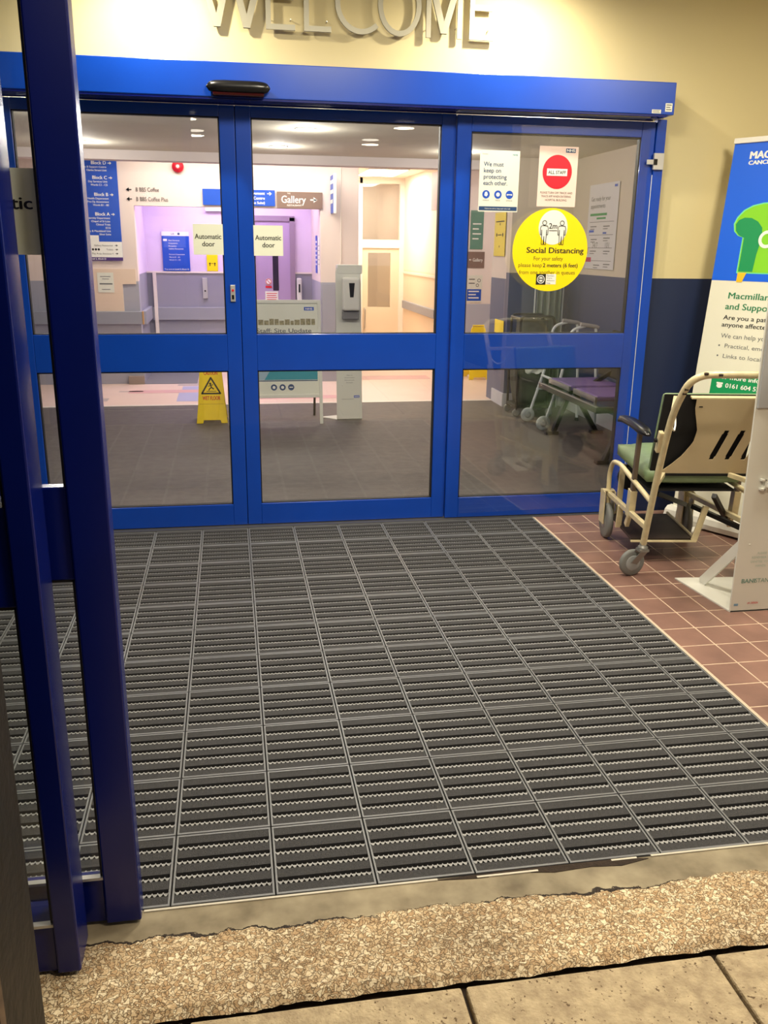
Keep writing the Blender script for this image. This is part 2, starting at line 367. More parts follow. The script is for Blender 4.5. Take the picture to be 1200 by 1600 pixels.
SOIL = mat('dark_joint_dirt', (46, 34, 24), 0.9, noise=0.3, nscale=60, bump=0.6, bscale=60)

# sub-base below everything
struct(MB().box(-2.4, 4.4, -8.6, 11.6, -0.25, -0.035).build('floor_base', SOIL))
# threshold strip: a displaced grid so the worn front edge is ragged
def threshold():
    b = MB(); nx, ny = 240, 14; X0, X1, Y1 = -1.6, 2.6, -2.990
    vs = []
    for j in range(ny + 1):
        for i in range(nx + 1):
            x = X0 + (X1 - X0) * i / nx; t = j / ny
            yf = -3.301 + 0.003 * math.sin(x * 9) + 0.003 * math.sin(x * 31 + 1) + random.uniform(-.003, .003)
            y = Y1 + (yf - Y1) * t
            z = -0.002 - 0.004 * max(0, (t - 0.35)) + (0.0012 * random.uniform(-1, 1) if t > .35 else 0) - (0.012 if j == ny else 0)
            vs.append((x, y, z))
    fs = [(j * (nx + 1) + i, (j + 1) * (nx + 1) + i, (j + 1) * (nx + 1) + i + 1, j * (nx + 1) + i + 1) for j in range(ny) for i in range(nx)]
    b.add(vs, fs)
    return b.build('floor_threshold', SCREED)
struct(threshold())
# paving slabs outside
pv = MB()
xs = [-2.36, -1.776, -1.192, -0.200 - 0.0, 0.384, 0.966, 1.55, 2.13, 2.72, 3.3]
xs = [0.384 + 0.582 * k for k in range(-5, 7)]
def slab(x0, x1, y0, y1):
    g = 0.005
    n = 24; top = []
    b = MB(); b.box(x0 + g, x1 - g, y0 + g, y1 - g, -0.05, -0.014)
    pv.add(b.v, b.f)
for x0, x1 in zip(xs, xs[1:]):
    for r in range(9): slab(x0, x1, -3.308 - 0.582 * (r + 1), -3.308 - 0.582 * r)
struct(pv.build('floor_paving', SLAB, bevel=0.006))

# brown quarry tiles on the right of the mat: real tiles with grout between
def tile_mat():
    mt = mat('brown_quarry_tile', (142, 108, 96), 0.42, noise=0.0, rgb2=(114, 86, 78), nscale=5, bump=0.05, bscale=60)
    return mt
TILE = tile_mat(); GROUT = mat('pale_grout', (198, 174, 152), 0.8, noise=0.1, nscale=30)
tl = MB()
for i in range(17):
    for j in range(-1, 20):
        x0 = 1.664 + 0.148 * i; y1 = -0.028 - 0.163 * j
        if y1 - .163 < -3.02: continue
        y1 = min(y1, -0.02) if j >= 0 else -0.001
        y0 = -0.028 - 0.163 * (j + 1)
        if y1 - y0 < 0.01: continue
        tl.box(x0 + 0.0027, x0 + 0.1453, y0 + 0.0030, y1 - 0.0030, -0.02, 0.0)
struct(tl.build('floor_tiles', TILE, bevel=0.001, seg=1))
struct(MB().box(1.658, 4.2, -2.99, -0.002, -0.035, -0.0008).build('floor_grout', GROUT))
# lobby carpet floor and inner vinyl floor
CARPET = mat('dark_carpet', (92, 85, 82), 0.62, rgb2=(78, 71, 69), nscale=14, bump=0.25, bscale=300)
struct(MB().box(-2.3, 3.3, 0.06, 4.02, -0.035, 0.0).build('floor_lobby', CARPET))
VINYL = mat('pink_beige_vinyl', (232, 204, 190), 0.35, noise=0.04, nscale=3)
fl = struct(MB().box(-2.3, 4.3, 4.05, 11.6, -0.035, 0.0).build('floor_hall', VINYL))
def patch(name, rgb, rects):
    b = MB()
    for x0, x1, y0, y1 in rects: b.box(x0, x1, y0, y1, 0.0, 0.0012)
    return b.build(name, mat(name, rgb, 0.35, noise=0.04, nscale=4), fl)
patch('blue_inlay', (176, 176, 214), [(-0.62, -0.30, 4.25, 4.8), (-0.60, -0.30, 5.0, 5.25)])
patch('rose_inlay', (222, 170, 170), [(-1.15, -0.30, 4.80, 5.0), (0.2, 1.2, 4.30, 4.5), (1.3, 2.3, 5.6, 5.9)])
patch('grey_inlay', (186, 170, 166), [(-1.75, -1.30, 4.32, 4.5), (-0.66, -0.30, 5.3, 5.6), (-1.25, -1.0, 4.9, 4.96)])
struct(MB().box(-2.3, 3.3, 4.0, 4.05, -0.02, 0.004).build('trim_1', mat('pale_floor_strip', (236, 226, 216), 0.4)))

# ------------------------------------------------------------------ structure: walls
OUTW = wall_mat('vestibule_wall_paint', (22, 38, 74), (214, 200, 152), 1.36)
b = MB()
b.box(-2.4, 4.3, 0.01, 0.16, 2.19, 2.94)
b.box(2.265, 4.3, 0.01, 0.16, -0.02, 2.19)
b.box(-2.4, -2.255, 0.01, 0.16, -0.02, 2.19)
struct(b.build('wall_entrance', OUTW))
struct(MB().box(4.2, 4.3, -3.0, 0.01, -0.02, 2.94).build('wall_right', OUTW))
struct(MB().box(-2.4, -2.3, -3.0, 0.01, -0.02, 2.94).build('wall_left', OUTW))
# wall above the outer doorway and beside it
b = MB(); b.box(-2.4, 4.3, -3.2, -3.0, 2.62, 2.94); b.box(2.7, 4.3, -3.2, -3.0, -0.02, 2.62)
struct(b.build('wall_front', mat('outer_wall_render', (190, 176, 140), 0.8, noise=0.05, nscale=4)))
CEIL = mat('ceiling_paint', (214, 206, 184), 0.85, noise=0.02, nscale=4)
struct(MB().box(-2.4, 4.3, -8.6, 0.16, 2.94, 3.04).build('ceiling', CEIL))
# lobby
LOBW = wall_mat('lobby_wall_paint', (58, 72, 112), (206, 192, 178), 1.29)
LOBC = mat('lobby_ceiling_paint', (214, 208, 190), 0.8, noise=0.03, nscale=4)
struct(MB().box(-2.4, 3.4, 0.16, 4.02, 2.32, 2.42).build('ceiling_lobby', LOBC))
struct(MB().box(3.2, 3.3, 0.16, 3.65, 0, 2.32).build('wall_lobby_right', LOBW))
struct(MB().box(2.6, 3.3, 3.65, 3.75, 0, 2.32).build('wall_nib', LOBW))
struct(MB().box(-2.4, -2.3, 0.16, 5.5, 0, 2.6).build('wall_lobby_left', LOBW))
b = MB(); b.box(3.185, 3.2, 0.2, 3.635, 0, 0.13); b.box(2.585, 3.2, 3.635, 3.65, 0, 0.13); b.box(2.585, 2.6, 3.65, 4.02, 0, 0.13)
struct(b.build('baseboard_right', mat('pale_skirting', (206, 206, 214), 0.45)))
HALLW = wall_mat('hall_wall_paint', (232, 212, 186), (238, 222, 208), 1.19, rh=0.7)
NIBW = wall_mat('nib_side_paint', (86, 98, 130), (222, 208, 198), 1.23)
struct(MB().box(2.6, 2.7, 3.75, 4.25, 0, 2.6).build('wall_nib_side', NIBW))
struct(MB().box(2.6, 2.7, 6.7, 9.14, 0, 2.5).build('wall_corridor_right', HALLW))
struct(MB().box(2.6, 4.3, 6.6, 6.7, 0, 2.6).build('wall_hall_right', wall_mat('hall_right_paint', (186, 188, 204), (240, 228, 222), 0.82, rh=0.7)))
struct(MB().box(4.2, 4.3, 3.7, 6.6, 0, 2.6).build('wall_hall_side', HALLW))
struct(MB().box(3.3, 4.3, 3.65, 3.75, 0, 2.6).build('wall_nib_back', HALLW))
struct(MB().box(-2.4, 2.6, 4.02, 4.2, 2.238, 2.7).build('beam', mat('beam_paint', (222, 210, 208), 0.7, noise=0.02, nscale=4)))
b = MB(); b.box(-2.4, 4.3, 4.2, 5.6, 2.6, 2.7); b.box(1.40, 4.3, 5.6, 6.7, 2.6, 2.7)
struct(b.build('ceiling_hall', mat('hall_ceiling_paint', (232, 224, 214), 0.8)))
FRONTW = wall_mat('hall_front_paint', (166, 166, 178), (228, 212, 204), 1.12, rh=0.7)
b = MB(); b.box(-2.4, -1.03, 5.5, 5.65, 0, 2.6); b.box(-1.03, 0.97, 5.5, 5.62, 1.905, 2.6)
b.box(0.97, 1.40, 5.5, 6.75, 0, 2.6)
struct(b.build('wall_back', FRONTW))
RECW = wall_mat('recess_wall_paint', (150, 150, 164), (226, 208, 236), 1.19, rh=0.6)
b = MB(); b.box(-1.2, 0.97, 6.6, 6.75, 0, 2.3); b.box(-1.2, -1.03, 5.65, 6.6, 0, 2.3); b.box(-1.2, 0.97, 5.62, 6.75, 2.3, 2.36)
struct(b.build('wall_recess', RECW))
struct(MB().box(-0.96, -0.92, 6.55, 6.6, 0, 1.19).build('trim_2', FRAMEW))
struct(MB().box(-1.03, 0.97, 6.585, 6.6, 1.18, 1.20).build('trim_3', FRAMEW))
b = MB(); b.box(-1.03, -0.45, 5.45, 6.6, 0.0, 0.003)
struct(b.build('floor_recess', mat('grey_recess_floor', (120, 118, 122), 0.5, noise=0.05)))
# corridor
struct(MB().box(1.40, 2.7, 6.7, 9.14, 2.5, 2.65).build('ceiling_corridor', mat('corridor_ceiling_paint', (236, 224, 206), 0.8)))
b = MB(); b.box(1.40, 1.50, 6.75, 9.14, 0, 2.5)
struct(b.build('wall_corridor_left', HALLW))
b = MB(); b.box(1.5, 1.6, 9.14, 11.5, 0, 2.8); b.box(3.0, 3.1, 9.14, 11.5, 0, 2.8); b.box(1.5, 3.1, 11.5, 11.6, 0, 2.8); b.box(1.5, 3.1, 9.14, 11.6, 2.7, 2.8)
struct(b.build('wall_far', HALLW))
struct(MB().box(2.585, 2.6, 6.7, 9.0, 1.13, 1.16).build('trim_4', FRAMEW))

# ------------------------------------------------------------------ entrance mat
def entrance_mat():
    root = MB().box(-1.55, 1.652, -2.987, 0.055, -0.034, -0.010).build('entrance_mat', mat('mat_base', (18, 17, 16), 0.8))
    tag(root, 'large dark ribbed entrance mat in a grey metal grid, filling the vestibule floor', 'mat')
    fr = MB(); ribs = MB(); zz = MB()
    cols = [-1.5 + 0.25 * k for k in range(13)] + [1.652]
    rows = [0.055] + [-0.05 - 0.267 * r for r in range(12)]
    fw = 0.0048; gap = 0.0022
    for a, c in zip(cols, cols[1:]):
        for d, e in zip(rows, rows[1:]):      # d upper (larger y), e lower
            x0, x1, y0, y1 = a + gap, c - gap, e + gap, d - gap
            fr.box(x0, x0 + fw, y0, y1, -0.012, 0.0); fr.box(x1 - fw, x1, y0, y1, -0.012, 0.0)
            fr.box(x0 + fw, x1 - fw, y0, y0 + .0065, -0.012, 0.0); fr.box(x0 + fw, x1 - fw, y1 - .0065, y1, -0.012, 0.0)
            xi0, xi1, yi0, yi1 = x0 + fw, x1 - fw, y0 + fw, y1 - fw
            H = 0.253
            k = 0
            y = yi1
            first = True
            while y > yi0 + 0.002:
                yb = max(yi0, y - 0.031)
                ribs.box(xi0 + .001, xi1 - .001, yb, y, -0.011, -0.0012)
                y2 = yb - 0.0245
                if y2 < yi0: break
                n = max(1, int((xi1 - xi0) / 0.0125)); st = (xi1 - xi0) / n
                ya, yz = yb - 0.0085, yb - 0.0215; t = 0.0034; z = -0.0035
                for q in range(n):
                    xa = xi0 + q * st; xm = xa + st / 2; xb = xa + st
                    for p, r in (((xa, ya), (xm, yz)), ((xm, yz), (xb, ya))):
                        zz.add([(p[0], p[1] + t / 2, z), (p[0], p[1] - t, z), (r[0], r[1] - t, z), (r[0], r[1] + t / 2, z)], [(0, 1, 2, 3)])
                    zz.add([(xa, ya, z - .003), (xm, yz, z - .003), (xb, ya, z - .003), (xm, ya + .004, z - .006)], [(0, 1, 2, 3)])
                y = y2
    fr.build('grid_frame', mat('mat_frame', (122, 124, 127), 0.42, 0.2, noise=0.06, nscale=8), root)
    ribs.build('ribs', mat('mat_rib', (56, 56, 58), 0.75, noise=0.22, nscale=150, bump=0.5, bscale=500), root)
    zz.build('brush_strips', mat('mat_brush', (156, 157, 158), 0.7, noise=0.3, nscale=90), root)
entrance_mat()
struct(MB().box(1.652, 1.658, -2.99, -0.002, -0.02, 0.001).build('trim_5', mat('pale_edge_strip', (196, 184, 166), 0.5)))
b = MB()
for x0, x1, dy in ((-0.31, 0.40, 0.0), (0.50, 0.66, -0.006), (0.86, 0.93, 0.002), (0.97, 1.30, 0.004), (1.30, 2.2, 0.004)):
    b.box(x0, x1, -2.997 + dy, -2.991 + dy, -0.02, 0.001)
struct(b.build('trim_6', mat('pale_mat_trim', (206, 200, 184), 0.5)))
b = MB()
pts = [(0.38, -2.994), (0.5, -3.004), (0.62, -3.0), (0.70, -3.012), (0.80, -3.006), (0.88, -3.014), (0.96, -2.998), (0.9, -2.988), (0.6, -2.988)]
b.prism(Fr((0, 0, 0), (1, 0, 0), (0, 1, 0)), pts, -0.003, -0.0005)
struct(b.build('trim_7', SOIL))

# ------------------------------------------------------------------ door leaves
def pane(name, x0, x1, z0, z1, y, parent, t=0.008):
    return MB().box(x0, x1, y - t / 2, y + t / 2, z0, z1).build(name, GLASS, parent)
def leaf(name, x0, x1, yf, label, t=0.045, stile=0.076, body=BLUE, g=True, cat='door', group=None, ztop=2.19, gl=2.116):
    root = empty(name, ((x0 + x1) / 2, yf + t / 2, 0), label, cat, group)
    y0, y1 = yf, yf + t
    f = MB()
    f.box(x0, x0 + stile, y0, y1, 0.008, ztop); f.box(x1 - stile, x1, y0, y1, 0.008, ztop)
    f.box(x0 + stile, x1 - stile, y0, y1, 0.008, 0.128); f.box(x0 + stile, x1 - stile, y0, y1, gl, ztop)
    f.build('frame', body, root, bevel=0.003)
    r = MB().box(x0 + stile, x1 - stile, y0, y1, 0.867, 1.06).build('middle_rail', body, root, bevel=0.003)
    gk = MB()
    for za, zb in ((0.128, 0.867), (1.06, gl)):
        a, c = x0 + stile, x1 - stile
        for q in ((a, a + .006, za, zb), (c - .006, c, za, zb), (a, c, za, za + .004), (a, c, zb - .006, zb)):
            gk.box(q[0], q[1], y0 + .006, y1 - .006, q[2], q[3])
    gk.build('gasket', GASKET, root)
    if g:
        pane('lower_pane', x0 + stile, x1 - stile, 0.128, 0.867, yf + t * .5, root)
        pane('upper_pane', x0 + stile, x1 - stile, 1.06, gl, yf + t * .5, root)
    return root
lL = leaf('sliding_door_leaf', -1.126, -0.0015, 0.0, 'blue framed glass sliding door leaf left of the centre join, lock on its stile', ztop=2.168)
lM = leaf('sliding_door_leaf', 0.0015, 1.126, 0.0, 'blue framed glass sliding door leaf right of the centre join, staff board behind it', ztop=2.168)
# side screen with a glass guard standing just proud of it
sc_ = leaf('door_side_screen', 1.128, 2.212, -0.02, 'blue framed glass side screen carrying the yellow round sticker', stile=0.076, ztop=2.163, gl=2.085)
sl = leaf('door_side_screen', -2.25, -1.128, -0.02, 'blue framed glass side screen at the far left, behind the open outer door', ztop=2.163)
gF = Fr((2.18, -0.032, 0), (-math.cos(math.radians(2.6)), -math.sin(math.radians(2.6)), 0))
MB().fbox(gF, 0.0, 0.985, 0.05, 2.12, -0.004, 0.004).build('guard_pane', GLASS, sc_)
MB().box(2.214, 2.268, -0.03, 0.012, -0.01, 2.175).build('jamb', BLUE, sc_, bevel=0.003)
MB().box(2.2115, 2.2145, -0.024, -0.0205, 0.01, 1.9).build('edge_seal', WHITE, sc_)
b = MB().box(-1.0, 2.268, -0.045, 0.055, -0.012, 0.0045); struct(b.build('trim_8', mat('threshold_metal', (120, 120, 118), 0.4, 0.7)))
b = MB().box(2.205, 2.262, -0.046, -0.0305, 1.925, 2.008); b.box(2.168, 2.205, -0.044, -0.036, 1.95, 1.975)
br = b.build('hinge_bracket', SILVER, sc_, bevel=0.002)
MB().box(2.205, 2.225, -0.0475, -0.046, 1.948, 1.978).build('hinge_pin', BLACKP, br)
lk = MB().box(-0.051, -0.026, -0.008, 0.0, 1.228, 1.312).build('lock_plate', SILVER, lL, bevel=0.002)
b = MB().lathe((-0.0385, -0.008, 1.285), (0, -1, 0), [(0, .006), (.003, .006)]); b.build('lock_barrel', REDP, lk)
MB().box(-0.044, -0.033, -0.0105, -0.008, 1.24, 1.262).build('key_slot', BLACKP, lk)

MB().box(-0.0014, 0.0014, 0.012, 0.040, 0.01, 2.168).build('brush_seal', GASKET, lL)
b = MB().box(-2.24, 2.20, -0.001, 0.0095, 2.170, 2.19); b.build('track', BLUE_SHADE, sc_)
# header (door operator cover)
hd = empty('door_header', (0, -0.07, 2.19), 'long bright blue operator cover above the inner doors', 'door header')
MB().box(-2.26, 2.242, -0.15, -0.002, 2.181, 2.335).build('cover', BLUE, hd, bevel=0.004)
MB().box(-2.2, 2.2, -0.146, -0.04, 2.172, 2.181).build('underside', BLUE_SHADE, hd)
MB().box(1.11, 2.13, -0.12, -0.05, 2.168, 2.173).build('guide_rail', ALU, hd)
HF = Fr((0, -0.1505, 0), (1, 0, 0))
for nm, x0, x1, z0, z1 in (('rating_label', 2.118, 2.168, 2.186, 2.204), ('safety_label', 2.190, 2.228, 2.196, 2.236)):
    l = MB().rect(HF, x0, x1, z0, z1, 0.0008).build(nm, PAPER, hd)
    t = MB()
    for k in range(3): t.rect(HF, x0 + .005, x1 - .005 - .006 * (k % 2), z0 + (z1 - z0) * (.2 + .27 * k), z0 + (z1 - z0) * (.3 + .27 * k), 0.0014)
    t.build('print', GREYINK, l)
# motion sensor
sn = empty('motion_sensor', (0.02, -0.2, 2.21), 'black rounded motion sensor on the blue header', 'sensor')
b = MB(); prof = []
n = 14
for i in range(n):
    a = i / (n - 1) * math.pi
    prof.append((0.02 - 0.150 * math.cos(a) * (1 if True else 0), 0))
vs = []; fs = []; segs = 20
for i in range(25):
    t = -1 + 2 * i / 24; x = 0.02 + 0.150 * t; e = (1 - abs(t) ** 6) ** 0.5
    e = max(e, .02)
    for k in range(segs):
        a = 2 * math.pi * k / segs
        vs.append((x, -0.178 - 0.030 * e * math.cos(a), 2.222 + 0.030 * e * math.sin(a) * (1.0 if math.sin(a) > 0 else 1.0)))
for i in range(24):
    for k in range(segs): fs.append((i * segs + k, i * segs + (k + 1) % segs, (i + 1) * segs + (k + 1) % segs, (i + 1) * segs + k))
fs += [tuple(range(segs)), tuple(range(24 * segs, 25 * segs))[::-1]]
b.add(vs, fs, True); b.build('housing', BLACKP, sn)
MB().box(-0.10, 0.14, -0.20, -0.151, 2.182, 2.197).build('lens_strip', mat('dark_red_lens', (40, 4, 8), 0.1), sn, bevel=0.004)

# ------------------------------------------------------------------ WELCOME letters
LF = Fr((0, -0.020, 2.506), (1, 0, 0))
def letter(ch, x0, x1, strokes, label):
    T = 0.024; H = 0.270
    b = MB()
    for s_ in strokes:
        if s_[0] == 'r': b.fbox(LF, s_[1], s_[2], s_[3], s_[4], 0, 0.014)
        elif s_[0] == 'd':
            (a, c), (d, e) = s_[1], s_[2]; k_ = .0004 * strokes.index(s_); q_ = [(a - .016, c), (a + .016, c), (d + .016, e), (d - .016, e)]; b.prism(LF, q_ if e > c else q_[::-1], -k_, 0.014 + k_)
        else:
            cx, cy, rx, ry, a0, a1 = s_[1:]; N = 28; P = []
            for i in range(N + 1):
                an = math.radians(a0 + (a1 - a0) * i / N); P.append((cx + rx * math.cos(an), cy + ry * math.sin(an)))
            for i in range(N, -1, -1):
                an = math.radians(a0 + (a1 - a0) * i / N); P.append((cx + (rx - T) * math.cos(an), cy + (ry - T) * math.sin(an)))
            for i in range(N):
                q = [P[i], P[i + 1], P[2 * N - i], P[2 * N + 1 - i]]; b.prism(LF, q, 0, 0.014)
    o = b.build('raised_letter', BRUSH); tag(o, label, 'letter', 'raised letters of the welcome sign')
    p = MB()
    for x in ((x0 + .095, x1 - .055) if ch == 'W' else (x0 + .02, x1 - .02) if ch not in 'CO' else (x0 + .12, x1 - .08)):
        for z in ((.016,) if ch == 'W' else (.012, .258) if ch in 'CO' else (.05, .24)): p.tube([(x, -0.018, 2.506 + z), (x, 0.010, 2.506 + z)], .0025, 6)
    p.build_each('standoff_pin', ALU, o)
T = .024; H = .270
letter('W', -.16, .13, [('d', (-.150, H), (-.068, 0)), ('d', (-.068, 0), (.002, H)), ('d', (.002, H), (.072, 0)), ('d', (.072, 0), (.150, H))], 'metal letter W, first letter of the welcome sign')
def E(x0, x1, lab): letter('E', x0, x1, [('r', x0, x0 + T, 0, H), ('r', x0 + T, x1, 0, T), ('r', x0 + T, x1 - .008, .131, .131 + T), ('r', x0 + T, x1, H - T, H)], lab)
E(.163, .303, 'metal letter E directly after the W of the welcome sign')
letter('L', .346, .478, [('r', .346, .346 + T, 0, H), ('r', .346 + T, .478, 0, T)], 'metal letter L in the welcome sign')
letter('C', .50, .665, [('a', .625, H / 2, .128, H / 2 + .002, 48, 312)], 'metal letter C in the welcome sign')
letter('O', .72, .907, [('a', .815, H / 2, .108, H / 2 + .002, 0, 360)], 'metal letter O in the welcome sign')
letter('M', .95, 1.125, [('r', .948, .948 + T, 0, H), ('r', 1.105, 1.105 + T, 0, H), ('d', (.965, H), (1.038, .02)), ('d', (1.038, .02), (1.112, H))], 'metal letter M in the welcome sign')
E(1.168, 1.292, 'metal letter E ending the welcome sign')

# ------------------------------------------------------------------ notices on the doors
def board(name, F, w, h, m, label, cat, group=None, t=0.0015):
    o = MB().fbox(F, 0, w, 0, h, 0, t).build(name, m); tag(o, label, cat, group); o['_t'] = t
    return o
def parts(o, F, items):
    """items: (part name, material, fn(MB)) -> flat prints just above the board"""
    for i, (nm, m, fn) in enumerate(items):
        b = MB(); fn(b)
        if nm in ('round_icons', 'icon_marks'): b.build_each(nm[:-1], m, o)
        else: b.build(nm, m, o)
Z1, Z2, Z3 = 0.0022, 0.0029, 0.0036
def auto_door(F, label, w=.15, h=.15):
    o = board('door_notice', F, w, h, mat('pale_green_paper', (232, 236, 218), 0.5), label, 'notice', 'automatic door stickers', t=.001)
    parts(o, F, [('lettering', INK, lambda b: (b.text(F, 'Automatic', w / 2, h * .52, .024, 'CENTER', fit=w * .88, bold=.012, c=.0016), b.text(F, 'door', w / 2, h * .28, .024, 'CENTER', fit=w * .42, bold=.012, c=.0016)))])
auto_door(Fr((-0.228, -0.003, 1.461), (1, 0, 0)), 'pale square automatic door sticker on the left sliding leaf')
auto_door(Fr((0.076, -0.003, 1.459), (1, 0, 0)), 'pale square automatic door sticker on the right sliding leaf')
F = Fr((-0.576, -3.002, 1.487), (1, 0, 0))
o = board('door_notice', F, .18, .15, MATS['pale_green_paper'], 'pale automatic door sticker on the dark open door in the foreground', 'notice', 'automatic door stickers', t=.001)
parts(o, F, [('lettering', INK, lambda b: b.text(F, 'Automatic', .171, .080, .0215, 'RIGHT', fit=.160, bold=.02, c=.0016))])

def gpos(X):  # frame lying on the guard pane, left edge at X
    a = math.radians(2.6); d = 2.18 - X
    return Fr((X, -0.032 - d * math.tan(a) - 0.0055, 0), (math.cos(a), math.sin(a), 0))
def icons(b, F, cx, z, r, c): b.disc(F, cx, z, r, c)
F = gpos(1.236); F.o.z = 1.694
o = board('safety_poster', F, .216, .299, PAPER, 'white poster asking to keep on protecting each other, left on the side screen', 'poster')
def lines4(b):
    for k, s_ in enumerate(('We must', 'keep on', 'protecting', 'each other.')): b.text(F, s_, .022, .222 - .0305 * k, .0215, 'LEFT', fit=(.107, .092, .125, .130)[k], bold=.012, c=Z1)
parts(o, F, [('lettering', NAVYINK, lines4),
             ('round_icons', NHSB, lambda b: [b.disc(F, x, .085, .0205, Z1) for x in (.040, .105, .168)]),
             ('icon_marks', WHITE, lambda b: (b.flat(F, [(.030, .080), (.034, .096), (.044, .098), (.050, .084), (.042, .074)], Z2), b.disc(F, .105, .085, .010, Z2), b.rect(F, .155, .181, .083, .088, Z2), b.disc(F, .157, .085, .004, Z2), b.disc(F, .179, .085, .004, Z2))),
             ('small_print', GREYINK, lambda b: (b.text(F, 'HANDS', .040, .053, .006, 'CENTER', fit=.034, c=Z1), b.text(F, 'FACE', .105, .053, .006, 'CENTER', fit=.026, c=Z1), b.text(F, 'SPACE', .168, .053, .006, 'CENTER', fit=.034, c=Z1), b.text(F, 'HM Government', .012, .278, .005, 'LEFT', fit=.03, c=Z1))),
             ('footer_band', NAVYINK, lambda b: b.rect(F, .004, .212, .006, .026, Z1)),
             ('footer_print', WHITE, lambda b: (b.text(F, 'Follow the advice, keep each other safe', .106, .013, .006, 'CENTER', fit=.14, c=Z2))),
             ('corner_logo', TEAL, lambda b: b.text(F, 'NHS', .176, .276, .008, 'LEFT', fit=.026, bold=.02, c=Z1))])
F2 = gpos(1.558); F2.o.z = 1.726
o2 = board('staff_notice', F2, .216, .297, PINK, 'pinkish all staff notice with a big red disc, above the yellow circle', 'poster')
parts(o2, F2, [('red_disc', REDP, lambda b: b.disc(F2, .104, .172, .082, Z1, ry=.084)),
               ('white_box', WHITE, lambda b: b.rect(F2, .046, .160, .153, .188, Z2)),
               ('lettering', INK, lambda b: (b.text(F2, 'ALL STAFF', .103, .162, .017, 'CENTER', fit=.098, bold=.01, c=Z3),
                                             b.text(F2, 'PLEASE TURN OFF TRACK AND', .106, .064, .0105, 'CENTER', fit=.180, c=Z1),
                                             b.text(F2, 'TRACE APP WHEN ENTERING', .106, .046, .0105, 'CENTER', fit=.168, c=Z1),
                                             b.text(F2, 'HOSPITAL BUILDING', .106, .028, .0105, 'CENTER', fit=.120, c=Z1))),
               ('logo_block', NAVYINK, lambda b: b.rect(F2, .146, .200, .268, .288, Z1)),
               ('logo_letters', WHITE, lambda b: b.text(F2, 'NHS', .173, .2725, .0125, 'CENTER', fit=.044, bold=.03, c=Z2))])
F3 = gpos(1.437); F3.o.z = 1.291
R3 = .214
ps = [(R3 + R3 * math.cos(2 * math.pi * i / 72), R3 + R3 * math.sin(2 * math.pi * i / 72)) for i in range(72)]
o3 = MB().prism(F3, ps, 0, .0015).build('distancing_sticker', YEL); tag(o3, 'large round yellow social distancing sticker on the side screen', 'sticker')
def figure(b, cx, s_):
    b.ring(F3, cx, .353, .013, .0032, Z3)
    P = [(-.020, .325), (-.016, .337), (0, .339), (.016, .337), (.020, .325), (.019, .292), (.0135, .292), (.0125, .318), (.011, .262), (.0115, .243), (.002, .243), (0, .285), (-.002, .243), (-.0115, .243), (-.011, .262), (-.0125, .318), (-.0135, .292), (-.019, .292), (-.020, .325)]
    b.line(F3, [(cx + x * 1.1, y) for x, y in P], .0032, Z3)
parts(o3, F3, [('white_circle', WHITE, lambda b: b.disc(F3, .222, .330, .082, Z1, ry=.088)),
               ('figures', INK, lambda b: (figure(b, .172, 1), figure(b, .272, 1), b.rect(F3, .199, .246, .312, .3155, Z2))),
               ('lettering', INK, lambda b: (b.text(F3, '2m', .222, .324, .028, 'CENTER', fit=.046, bold=.012, c=Z2),
                                             b.text(F3, 'Social Distancing', .242, .199, .029, 'CENTER', fit=.326, bold=.02, c=Z1),
                                             b.text(F3, '2 meters (6 feet)', .278, .126, .0205, 'CENTER', fit=.200, bold=.02, c=Z1))),
               ('thin_lettering', mat('thin_dark_ink', (70, 62, 10), 0.6), lambda b: (b.text(F3, 'For your safety', .205, .161, .0205, 'CENTER', fit=.168, c=Z1),
                                             b.text(F3, 'please keep', .104, .126, .0205, 'CENTER', fit=.134, c=Z1),
                                             b.text(F3, 'from one another in queues', .204, .089, .0205, 'CENTER', fit=.322, c=Z1))),
               ('crest_block', INK, lambda b: b.rect(F3, .142, .198, .034, .090, Z1)),
               ('crest_ring', WHITE, lambda b: (b.ring(F3, .170, .062, .022, .004, Z2), b.ring(F3, .170, .062, .013, .002, Z2), b.rect(F3, .163, .177, .052, .060, Z2), b.rect(F3, .163, .177, .065, .072, Z2))),
               ('side_box', WHITE, lambda b: b.rect(F3, .199, .257, .036, .090, Z1)),
               ('side_print', INK, lambda b: [b.text(F3, s_, .203, y, .006, 'LEFT', fit=fw_, c=Z2) for s_, y, fw_ in (('Northern', .078, .042), ('Care', .066, .030), ('Alliance', .053, .046), ('Group', .040, .022))])])

